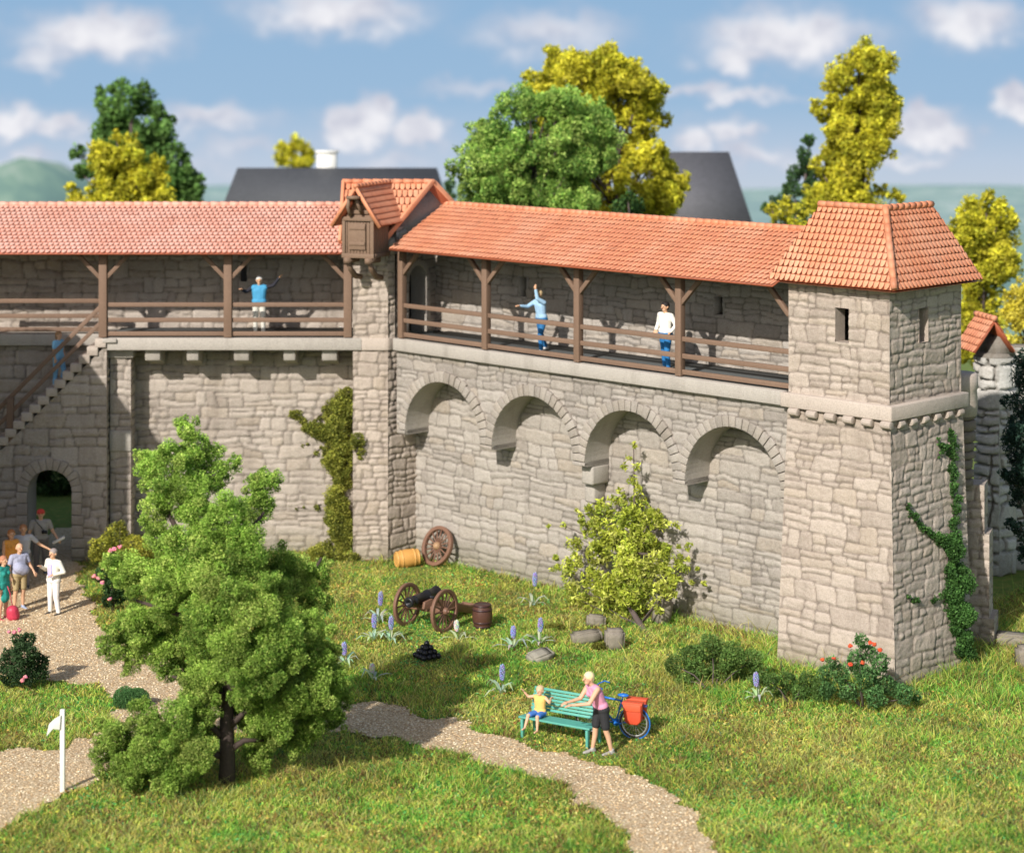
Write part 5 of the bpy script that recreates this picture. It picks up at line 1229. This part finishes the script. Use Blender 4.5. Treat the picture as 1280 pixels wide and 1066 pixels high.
# houses beyond the wall
def house(label, x0, x1, yr, ye, Y, depth, seed, roofmat, chim=None, slope=None, inset=0):
    X0, X1 = (x0-CX)/F*Y, (x1-CX)/F*Y; zr_ = HC-(yr-HY)/F*Y; ze_ = HC-(ye-HY)/F*Y
    H_ = thing('house', label, 'house', ((X0+X1)/2, Y, tz((X0+X1)/2, Y)), group='houses beyond the castle wall'); zb = tz((X0+X1)/2, Y)-1
    mb = MB(); mb.box(((X0+X1)/2, Y, (zb+ze_)/2), (X1-X0-.6, depth-1.0, ze_-zb)); obj('wall', mb, paint('house_render', (.62,.60,.55), .8), H_)
    for k in range(4):
        mb = MB(); mb.box((X0+(X1-X0)*(k+.5)/4, Y-depth/2+.48, ze_-1.3), (.9,.08,1.1)); obj('window', mb, paint('window_dark', (.05,.06,.07), .2), H_)
    mb = MB(); A = [Vector((X0,Y-depth/2,ze_)), Vector((X1,Y-depth/2,ze_)), Vector((X1-inset,Y,zr_)), Vector((X0+inset,Y,zr_)), Vector((X0,Y+depth/2,ze_)), Vector((X1,Y+depth/2,ze_))]
    mb.add(A, [(0,1,2,3), (3,2,5,4), (0,3,4), (1,5,2), (0,4,5,1)]); r_ = obj('roof', mb, roofmat, H_)
    for k in range(7):
        pass
    if chim:
        cx_, cy_ = chim; X = (cx_-CX)/F*Y; zt2 = HC-(cy_-HY)/F*Y; mb = MB(); mb.box((X, Y+.4, zt2-1.0), (.95,.8,2.0)); mb.box((X, Y+.4, zt2+.03), (1.1,.95,.12)); obj('chimney', mb, paint('chimney_white', (.75,.74,.70), .8), r_)
def slate(name, c):
    m, nt, b = newmat(name); L = nt.links.new; pos = geopos(nt); br = nd(nt, 'ShaderNodeTexBrick'); br.inputs['Scale'].default_value = 3.0; mp = nd(nt, 'ShaderNodeMapping'); mp.inputs['Rotation'].default_value = (PI/2,0,0); L(pos, mp.inputs[0]); L(mp.outputs[0], br.inputs[0])
    br.inputs['Color1'].default_value = (*c,1); br.inputs['Color2'].default_value = (*[q*1.25 for q in c],1); br.inputs['Mortar'].default_value = (*[q*.6 for q in c],1); n1 = noise_n(nt, .6, 4, .6, pos)
    L(mixc(nt, mth(nt,'MULTIPLY',n1.outputs[0],.4), br.outputs[0], tuple(q*1.5 for q in c)), b.inputs['Base Color']); b.inputs['Roughness'].default_value = .8; return m
house('long low house with a dark grey slate roof and a white chimney', 283, 560, 210, 268, 112, 7.0, 1, slate('dark_slate', (.055,.058,.065)), (408,191), inset=.55)
house('house with a steep charcoal grey gable roof behind the golden tree', 790, 938, 190, 290, 105, 6.0, 2, slate('charcoal_slate', (.09,.09,.10)), inset=1.0)

# ================================================================== PEOPLE
def cap_pts(mb, p0, r0, p1, r1, n=10):
    p0 = Vector(p0); p1 = Vector(p1); d = p1-p0; L = d.length
    if L < 1e-5: mb.ball(p0, max(r0, r1), n); return
    pr = []
    for i in range(5): a = -PI/2+PI/2*i/4; pr.append((r0*math.cos(a), r0*math.sin(a)))
    for i in range(5): a = PI/2*i/4; pr.append((r1*math.cos(a), L+r1*math.sin(a)))
    mb.lathe(pr, p0, d, n)
def fuse(name, mb, mat, parent, vox=.012, smooth=3):
    o = obj(name, mb, mat, parent, world=False)
    r = o.modifiers.new('r', 'REMESH'); r.mode = 'VOXEL'; r.voxel_size = vox; r.use_smooth_shade = True
    s = o.modifiers.new('s', 'SMOOTH'); s.factor = .5; s.iterations = smooth
    bpy.context.view_layer.update(); dg = bpy.context.evaluated_depsgraph_get(); me = bpy.data.meshes.new_from_object(o.evaluated_get(dg))
    o.modifiers.clear(); old = o.data; o.data = me; me.name = name; bpy.data.meshes.remove(old)
    me.materials.clear(); me.materials.append(mat)
    for p in me.polygons: p.use_smooth = True
    return o
SK = (.62,.36,.22)
def person(label, loc, rz, H=1.75, arms=None, legs=None, lean=0, pelvis=None, head=(0,0), shirt=None, sleeve='short', pants=None, plen='long', shoes=(.1,.1,.1), hair=None, cap=None, longhair=False, belly=0, skin=SK, group=None, female=False, name='person', vest=None, barefoot=False, dress=None, headr=1.0):
    T = thing(name, label, 'person', loc, rz, group); k = H/1.75; T.scale = (1.12, 1.12, 1.0)
    pel = Vector(pelvis or (0,0,.95)); Rl = Matrix.Rotation(lean, 3, 'X')     # lean>0 tips towards -Y
    def U(x, y, z): return pel+Rl @ Vector((x, y, z-.95))
    skn = paint('skin_%d' % int(skin[0]*100), skin, .55, .06)
    body = MB(); sh_w = .165 if female else .185
    shL = {}; 
    for sgn in (-1, 1): shL[sgn] = U(sgn*sh_w, 0, 1.42)
    S = lambda p: Vector(p)*k
    # torso
    tor = [(U(-sh_w*.75,0,1.41),.068,U(sh_w*.75,0,1.41),.068), (U(-.075,0,1.32),.10,U(-.06,0,1.08),.088), (U(.075,0,1.32),.10,U(.06,0,1.08),.088), (U(-.07,0,1.0),.105,U(.07,0,1.0),.105), (pel+Vector((-.085,0,-.02)),.10,pel+Vector((.085,0,-.02)),.10), (U(0,.0,1.35),.10,U(0,0,1.0),.10)]
    if belly: tor.append((U(-.05,-.09-belly*.5,1.12),.12+belly,U(.05,-.09-belly*.5,1.06),.12+belly))
    if female: tor += [(U(-.075,-.085,1.29),.055,U(-.075,-.08,1.27),.05), (U(.075,-.085,1.29),.055,U(.075,-.08,1.27),.05)]
    for a, r0, b, r1 in tor: cap_pts(body, S(a), r0*k, S(b), r1*k)
    cap_pts(body, S(U(0,.01,1.40)), .058*k, S(U(0,-.015,1.53)), .05*k)
    hc_ = U(0,-.02,1.635); hd = Matrix.Rotation(head[0], 3, 'Z') @ Matrix.Rotation(head[1], 3, 'X')
    hr_ = .103*headr
    def Hd(x, y, z): return hc_+hd @ Vector((x, y, z))*headr
    cap_pts(body, S(Hd(0,-.018,-.055)), .066*k*headr, S(Hd(0,-.03,-.075)), .05*k*headr); body.ball(S(Hd(0,.005,.02)), .098*k*headr, 14, (.86,1.0,1.08))
    cap_pts(body, S(Hd(0,-.10,.005)), .012*k, S(Hd(0,-.112,-.02)), .017*k); 
    for sgn in (-1, 1): cap_pts(body, S(Hd(sgn*.085,.01,.01)), .02*k, S(Hd(sgn*.088,.008,-.02)), .015*k)
    AR = arms or [((.03,0,-.28),(.05,-.06,-.52)), ((-.03,0,-.28),(-.05,-.06,-.52))]
    LG = legs or [((.01,-.01,-.44),(.02,.02,-.86)), ((-.01,-.01,-.44),(-.02,.02,-.86))]
    J = {}
    for i, sgn in enumerate((1, -1)):
        s_ = shL[sgn]; e = s_+Vector(AR[i][0]); w = s_+Vector(AR[i][1]); J['e%d' % i] = e; J['w%d' % i] = w; J['s%d' % i] = s_
        cap_pts(body, S(s_), .056*k, S(e), .042*k); cap_pts(body, S(e), .041*k, S(w), .028*k)
        d = (w-e).normalized(); side = d.cross(Vector((0,0,1)));
        if side.length < .2: side = Vector((0,1,0)).cross(d)
        side.normalize(); nn = side.cross(d).normalized(); palm = w+d*.055
        cap_pts(body, S(w), .026*k, S(palm+side*.016), .027*k); cap_pts(body, S(w), .024*k, S(palm-side*.016), .026*k)
        for q, (o_, L_) in enumerate(((-.033,.062),(-.011,.075),(.011,.072),(.031,.055))):
            a = palm+side*o_+d*.02; m_ = a+d*L_*.55-nn*.008; t_ = m_+d*L_*.40-nn*.024; cap_pts(body, S(a), .0115*k, S(m_), .0105*k, 8); cap_pts(body, S(m_), .0105*k, S(t_), .009*k, 8)
        a = w+d*.025-side*.03; m_ = a+d*.03-side*.025; cap_pts(body, S(a), .013*k, S(m_), .012*k, 8); cap_pts(body, S(m_), .012*k, S(m_+d*.035-side*.004), .010*k, 8)
        h_ = pel+Vector((sgn*.09,0,-.03)); kn = h_+Vector(LG[i][0]); an = h_+Vector(LG[i][1]); J['h%d' % i] = h_; J['k%d' % i] = kn; J['a%d' % i] = an
        cap_pts(body, S(h_), .088*k, S(kn), .056*k); cap_pts(body, S(kn), .054*k, S(kn.lerp(an,.3)+Vector((0,.012,0))), .052*k); cap_pts(body, S(kn.lerp(an,.3)+Vector((0,.012,0))), .052*k, S(an), .034*k)
        fd_ = Vector(J.get('fd', (0,-1,0)))
        cap_pts(body, S(an+Vector((0,.02,-.03))), .034*k, S(an+fd_*.15+Vector((0,0,-.045))), .027*k)
    fuse('body', body, skn, T, .0105*k)
    if not barefoot:
        for i in range(2):
            mb = MB(); an = J['a%d' % i]; cap_pts(mb, S(an+Vector((0,.03,-.03))), .045*k, S(an+Vector((0,-.05,-.035))), .044*k); cap_pts(mb, S(an+Vector((0,-.05,-.035))), .044*k, S(an+Vector((0,-.17,-.048))), .034*k); cap_pts(mb, S(an+Vector((0,.015,.03))), .043*k, S(an), .045*k)
            fuse('shoe', mb, paint('shoe_%02d%02d%02d' % tuple(int(q*99) for q in shoes), shoes, .5), T, .013*k, 2)
    gr = .014
    if shirt:
        mb = MB()
        for a, r0, b, r1 in (tor if not pants else tor[:-2]+[tor[-1]] if False else tor[:4]+tor[5:]): cap_pts(mb, S(a), (r0+gr)*k, S(b), (r1+gr)*k)
        if sleeve != 'none':
            for i in range(2):
                s_, e, w = J['s%d' % i], J['e%d' % i], J['w%d' % i]
                if sleeve == 'short': cap_pts(mb, S(s_), .068*k, S(s_.lerp(e,.62)), .06*k)
                else: cap_pts(mb, S(s_), .068*k, S(e), .056*k); cap_pts(mb, S(e), .055*k, S(e.lerp(w,.92)), .043*k)
        fuse('shirt', mb, paint('cloth_%02d%02d%02d' % tuple(int(min(.99,q)*99) for q in shirt), shirt, .8, .12), T, .013*k, 3)
    if vest:
        mb = MB()
        for a, r0, b, r1 in tor[:4]+tor[5:]: cap_pts(mb, S(a), (r0+gr+.016)*k, S(b), (r1+gr+.018)*k)
        fuse('vest', mb, paint('vest_%02d%02d%02d' % tuple(int(q*99) for q in vest), vest, .7, .12), T, .013*k, 3)
    if pants:
        mb = MB(); a, r0, b, r1 = tor[4]; cap_pts(mb, S(a), (r0+gr+.004)*k, S(b), (r1+gr+.004)*k)
        cap_pts(mb, S(U(-.06,0,.99)), (.108)*k, S(U(.06,0,.99)), .108*k)
        for i in range(2):
            h_, kn, an = J['h%d' % i], J['k%d' % i], J['a%d' % i]
            if plen == 'long': cap_pts(mb, S(h_), .102*k, S(kn), .072*k); cap_pts(mb, S(kn), .07*k, S(kn.lerp(an,.93)), .056*k)
            else: cap_pts(mb, S(h_), .103*k, S(h_.lerp(kn,.8 if plen == 'short' else .45)), .085*k)
        fuse('trousers' if plen == 'long' else 'shorts', mb, paint('cloth_%02d%02d%02d' % tuple(int(min(.99,q)*99) for q in pants), pants, .8, .12), T, .013*k, 3)
    if dress:
        mb = MB()
        for a, r0, b, r1 in tor: cap_pts(mb, S(a), (r0+gr)*k, S(b), (r1+gr)*k)
        cap_pts(mb, S(pel), .12*k, S(pel+Vector((0,0,-.32))), .16*k)
        fuse('dress', mb, paint('cloth_%02d%02d%02d' % tuple(int(q*99) for q in dress), dress, .8, .12), T, .013*k, 3)
    if hair:
        mb = MB(); mb.ball(S(Hd(0,.018,.042)), .107*k*headr, 14, (.90,.97,.96)); mb.ball(S(Hd(0,.045,-.005)), .09*k*headr, 12, (.92,.8,1.05))
        if longhair: cap_pts(mb, S(Hd(0,.06,-.02)), .075*k, S(Hd(0,.07,-.16)), .045*k)
        fuse('hair', mb, paint('hair_%02d%02d%02d' % tuple(int(q*99) for q in hair), hair, .7, .25), T, .012*k, 2)
    if cap:
        mb = MB(); mb.ball(S(Hd(0,.008,.055)), .110*k, 14, (.9,1.0,.8)); mb.ball(S(Hd(0,-.10,.055)), .07*k, 12, (1,1.1,.18)); fuse('cap', mb, paint('cap_%02d%02d%02d' % tuple(int(q*99) for q in cap), cap, .6), T, .012*k, 1)
    mb = MB()
    for sgn in (-1, 1): mb.ball(S(Hd(sgn*.034,-.088,.012)), .010*k, 6)
    obj('eyes', mb, paint('eye_dark', (.03,.02,.02), .3), T, world=False)
    mb = MB(); mb.ball(S(Hd(0,-.092,-.05)), .018*k, 6, (1.2,.4,.3)); obj('mouth', mb, paint('lip', (.45,.14,.10), .5), T, world=False)
    T['_k'] = k
    return T, (lambda p: Vector(p)*k), J
# face direction: rz=0 faces the camera (-Y)
g = G(67, 768); T, S_, J = person('man in a cream jacket, lavender shirt and white trousers standing alone on the gravel', tuple(g), math.radians(-35), 1.78, arms=[((.12,.04,-.25),(-.02,-.16,-.30)), ((-.10,.02,-.26),(-.02,-.22,-.12))], legs=[((.02,-.02,-.44),(.06,.02,-.86)), ((-.01,-.01,-.44),(-.04,.02,-.86))], shirt=(.74,.70,.60), sleeve='long', pants=(.78,.74,.70), shoes=(.03,.03,.03), hair=(.32,.27,.25))
mb = MB(); mb.box(S_((0,-.125,1.2)), (.13,.035,.36)); obj('shirt_front', mb, paint('lavender', (.48,.44,.70), .8), T, world=False, bevel=.02)
g = G(51, 717); T, S_, J = person('man in red cap and grey shirt holding a paper before the gateway', tuple(g), math.radians(10), 1.88, arms=[((.10,.0,-.27),(.22,-.14,-.44)), ((-.08,.0,-.28),(-.15,-.02,-.52))], shirt=(.33,.31,.28), pants=(.17,.15,.14), shoes=(.05,.09,.16), hair=(.12,.07,.04), cap=(.65,.06,.04))
mb = MB(); mb.box(S_(J['w0'])+Vector((.03,-.06,-.03)), (.34,.16,.06), Matrix.Rotation(-.5, 3, 'Y')); obj('folded_map', mb, paint('paper', (.75,.72,.65), .8), T, world=False, bevel=.01)
mb = MB(); mb.bar((-.15,-.13,1.62),(.10,-.16,1.28), .03,.012); mb.box((.10,-.18,1.26), (.14,.06,.08)); obj('camera_bag', mb, paint('strap_black', (.02,.02,.02), .6), T, world=False)
g = G(24, 761); person('stout balding man in a lavender-grey T-shirt and khaki shorts', tuple(g), math.radians(40), 1.80, shirt=(.36,.37,.48), pants=(.40,.31,.16), plen='short', shoes=(.32,.38,.52), belly=.02, hair=None, arms=[((.08,-.02,-.27),(.12,-.16,-.44)), ((-.07,.03,-.27),(-.10,-.08,-.5))])
g = G(14, 741); person('woman with red-brown hair in an orange top behind the stout man', tuple(g), math.radians(30), 1.78, shirt=(.75,.33,.06), pants=(.35,.36,.42), hair=(.42,.17,.06), longhair=True, female=True, shoes=(.3,.3,.3), sleeve='none')
g = G(29, 735); person('person in a light grey shirt holding the hand of the man with the red cap', tuple(g), math.radians(20), 1.80, shirt=(.48,.48,.50), pants=(.22,.20,.2), hair=(.40,.18,.08), arms=[((.22,0,-.24),(.42,-.05,-.36)), ((-.05,0,-.28),(-.06,-.05,-.5))])
g = G(4, 775); T, S_, J = person('woman in a teal dress with a red bag at the left edge', tuple(g), math.radians(60), 1.72, dress=(.02,.26,.22), hair=(.42,.18,.10), female=True, shoes=(.45,.08,.10), sleeve='none')
mb = MB(); cap_pts(mb, (.05,-.25,.28), .15, (.08,-.25,.14), .16); fuse('shoulder_bag', mb, paint('bag_red', (.50,.04,.08), .5), T, .02, 2)
mb = MB(); mb.tube([(.05,-.25,.40),(.0,-.22,.75),(-.05,-.18,.95)], .012, 5); obj('bag_strap', mb, paint('bag_red', (.50,.04,.08), .5), T, world=False)
# woman on the stairs
px_, py_ = 73, 467; Ys = 67.65; w = P(px_, py_, Ys); w.z = 6.7-rise*round((SX0-.12-w.x)/rise)
person('woman in light blue clothes walking up the stone stairs', tuple(w), math.radians(60), 1.62, shirt=(.26,.55,.80), pants=(.22,.46,.70), hair=(.30,.17,.08), longhair=True, female=True, shoes=(.6,.6,.6), legs=[((.01,-.12,-.42),(.02,-.02,-.84)), ((-.01,.02,-.44),(-.02,.05,-.86))])
# left gallery
w = P(324, 413, 68.0); w.z = 6.735
person('grey-haired man in a blue vest with both arms raised on the left gallery', tuple(w), math.radians(5), 1.74, shirt=(.02,.02,.03), sleeve='long', vest=(.06,.30,.52), pants=(.66,.63,.56), shoes=(.7,.7,.66), hair=(.62,.62,.60), arms=[((.20,-.04,.06),(.36,-.10,.30)), ((-.18,.02,-.14),(-.28,-.2,-.04))])
# right gallery
w = hit(677, 438, CD(65.0,-62,0), nW); w.z = 6.735
person('man in a light blue shirt and jeans swinging his arms on the right gallery', tuple(w), math.radians(-55), 1.74, shirt=(.32,.50,.68), sleeve='long', pants=(.02,.14,.34), shoes=(.72,.72,.70), hair=(.62,.47,.26), lean=.12, arms=[((-.04,-.18,.12),(-.06,-.22,.38)), ((-.03,-.24,-.14),(-.02,-.48,-.10))], legs=[((.04,-.14,-.42),(.06,-.12,-.86)), ((-.03,.06,-.43),(-.05,.24,-.84))])
w = hit(832, 457, CD(64.7,-55,0), nW); w.z = 6.735
person('black-haired man in a white shirt and blue jeans standing by a gallery post', tuple(w), math.radians(-50), 1.80, shirt=(.78,.75,.68), sleeve='long', pants=(.02,.17,.42), shoes=(.55,.55,.52), hair=(.02,.015,.015), arms=[((.12,.05,-.25),(.04,-.06,-.42)), ((-.10,.04,-.25),(-.02,-.12,-.40))], legs=[((.02,-.06,-.44),(.03,-.02,-.86)), ((-.01,.04,-.43),(-.02,.08,-.86))])
mb = MB()
for x in (-.09,.09): mb.bar((x,-.125,1.46),(x,-.13,1.1), .025,.012)
mbp = bpy.data.objects[-1] if False else None
# child on the bench (bench frame: x along, -y front)
cz = (bA+bB_)/2; BR = Matrix.Rotation(ba, 3, 'Z')
cp = cz+BR @ Vector((-.52,.22,0))
person('small child in a yellow top and blue shorts sitting on the bench with arms raised', tuple(cp), ba, 1.22, pelvis=(0,0,.80), shirt=(.78,.48,.14), sleeve='none', pants=(.05,.17,.50), plen='short', barefoot=True, hair=(.62,.42,.24), headr=1.22, skin=(.70,.42,.27),
       arms=[((.18,-.08,-.10),(.27,-.16,.06)), ((-.20,-.02,-.04),(-.28,-.12,.14))], legs=[((.05,-.40,.0),(.07,-.44,-.40)), ((-.08,-.38,.0),(-.14,-.46,-.36))])
# leaning woman
g = G(749, 945); person('blonde woman in a pink top and black shorts leaning on the end of the bench', (g.x, g.y+.18, 0), math.radians(-62), 1.86, shirt=(.72,.30,.44), sleeve='none', pants=(.025,.025,.028), plen='short', shoes=(.36,.34,.32), hair=(.85,.68,.38), female=True, lean=.38, skin=(.66,.38,.24),
       arms=[((.05,-.20,-.25),(-.10,-.47,-.28)), ((-.02,-.16,-.26),(-.02,-.43,-.30))], legs=[((.02,.04,-.44),(.04,.14,-.86)), ((-.02,-.06,-.44),(-.06,-.10,-.86))], pelvis=(0,.05,.95))

# ================================================================== WORLD, SUN, CAMERA
sd = Vector((.85,1.6,-1.14)).normalized()
el = math.asin(-sd.z); az = math.atan2(-sd.x, -sd.y)
world = bpy.data.worlds.new('World'); sc.world = world; world.use_nodes = True; nt = world.node_tree; nt.nodes.clear(); L = nt.links.new
out = nd(nt, 'ShaderNodeOutputWorld'); bgn = nd(nt, 'ShaderNodeBackground'); L(bgn.outputs[0], out.inputs[0])
sky = nd(nt, 'ShaderNodeTexSky'); sky.sky_type = 'NISHITA'; sky.sun_disc = False; sky.sun_elevation = el; sky.sun_rotation = az % (2*PI)
tc = nd(nt, 'ShaderNodeTexCoord'); sp = nd(nt, 'ShaderNodeSeparateXYZ'); L(tc.outputs['Generated'], sp.inputs[0])
dy = mth(nt, 'MAXIMUM', mth(nt, 'ABSOLUTE', sp.outputs[1]), .05)
u = mth(nt, 'DIVIDE', sp.outputs[0], dy); v = mth(nt, 'DIVIDE', sp.outputs[2], dy)
cmb = nd(nt, 'ShaderNodeCombineXYZ'); L(u, cmb.inputs[0]); L(v, cmb.inputs[1])
mp = nd(nt, 'ShaderNodeMapping'); mp.inputs['Scale'].default_value = (1, 1.3, 1); L(cmb.outputs[0], mp.inputs[0])
na = noise_n(nt, 55, 5, .62, mp.outputs[0]); nb_ = noise_n(nt, 42, 5, .6, mp.outputs[0]); nc = noise_n(nt, 7, 4, .5, mp.outputs[0])
wu = mth(nt, 'ADD', u, mth(nt, 'MULTIPLY', mth(nt, 'SUBTRACT', na.outputs[0], .5), .034)); wv = mth(nt, 'ADD', v, mth(nt, 'MULTIPLY', mth(nt, 'SUBTRACT', nb_.outputs[0], .5), .030))
CL = [(25,150,48,24,1),(78,158,36,18,.85),(20,200,50,16,.8),(80,215,60,14,.6),(265,148,90,22,.75),(300,185,70,18,.6),(250,205,70,16,.5),(432,158,40,26,1),(470,150,34,26,1),(525,165,32,22,1),(480,200,60,14,.55),(590,112,90,14,.5),
      (865,172,28,22,.9),(915,165,28,20,.9),(940,195,60,18,.7),(900,118,120,12,.7),(1155,160,48,22,1),(1185,172,38,18,.95),(1130,200,70,12,.6),(1275,130,26,20,1),(1000,200,80,16,.5),
      (120,45,110,34,.9),(60,70,60,26,.7),(420,15,120,34,.8),(690,40,110,34,.7),(985,45,120,40,.9),(920,70,60,24,.8),(1215,25,80,34,.8)]
den = None
for (x, y, rx, ry, wt) in CL:
    a = mth(nt, 'DIVIDE', mth(nt, 'SUBTRACT', wu, (x-CX)/F), rx/F*1.25); b = mth(nt, 'DIVIDE', mth(nt, 'SUBTRACT', wv, -(y-HY)/F), ry/F*1.25)
    q = mth(nt, 'EXPONENT', mth(nt, 'MULTIPLY', mth(nt, 'ADD', mth(nt, 'MULTIPLY', a, a), mth(nt, 'MULTIPLY', b, b)), -1.2)); q = mth(nt, 'MULTIPLY', q, wt)
    den = q if den is None else mth(nt, 'MAXIMUM', den, q)
haze = mth(nt, 'MULTIPLY', mth(nt, 'SUBTRACT', nc.outputs[0], .42), .9)
den = mth(nt, 'ADD', den, mth(nt, 'MULTIPLY', haze, .45)); cm = nd(nt, 'ShaderNodeMapRange', interpolation_type='SMOOTHSTEP'); L(den, cm.inputs[0]); cm.inputs[1].default_value = .18; cm.inputs[2].default_value = .85
gr_ = nd(nt, 'ShaderNodeMapRange'); L(v, gr_.inputs[0]); gr_.inputs[1].default_value = -.068; gr_.inputs[2].default_value = .03
base = ramp(nt, gr_.outputs[0], [(0, (.56,.63,.72)), (.18, (.50,.60,.74)), (.45, (.33,.50,.70)), (1, (.28,.46,.68))]).outputs[0]
shade = ramp(nt, nb_.outputs[0], [(.35, (.58,.60,.70)), (.6, (.88,.88,.92))]).outputs[0]
cloudc = mixc(nt, cm.outputs[0], base, mixc(nt, cm.outputs[0], (.52,.56,.68), shade))
skn = nd(nt, 'ShaderNodeVectorMath', operation='SCALE'); L(sky.outputs[0], skn.inputs[0]); skn.inputs['Scale'].default_value = .165
blend = nd(nt, 'ShaderNodeMapRange', interpolation_type='SMOOTHSTEP'); L(sp.outputs[2], blend.inputs[0]); blend.inputs[1].default_value = .05; blend.inputs[2].default_value = .2
L(mixc(nt, blend.outputs[0], cloudc, mixc(nt, 1.0, skn.outputs[0], (1.0,.90,.80), 'MULTIPLY')), bgn.inputs[0]); bgn.inputs[1].default_value = 1.0
sun = bpy.data.lights.new('sun', 'SUN'); sun.energy = 5.3; sun.angle = math.radians(.8); sun.color = (1, .955, .89)
so = bpy.data.objects.new('sun', sun); COL.objects.link(so); so.rotation_euler = sd.to_track_quat('-Z', 'Y').to_euler()
cam = bpy.data.cameras.new('camera'); co = bpy.data.objects.new('camera', cam); COL.objects.link(co); sc.camera = co
co.location = (0, 0, HC); co.rotation_euler = (PI/2, 0, 0); cam.sensor_width = 36; cam.sensor_fit = 'HORIZONTAL'; cam.lens = F/1280*36
cam.shift_y = -(533-HY)/1280; cam.clip_end = 12000; cam.clip_start = .5
cam.dof.use_dof = True; cam.dof.focus_distance = 54.5; cam.dof.aperture_fstop = cam.lens/1000/.195
sc.view_settings.view_transform = 'Standard'; sc.view_settings.look = 'None'; sc.view_settings.exposure = 0; sc.view_settings.gamma = 1
sc.cycles.use_denoising = True; sc.cycles.max_bounces = 6; sc.cycles.diffuse_bounces = 3; sc.cycles.transmission_bounces = 3
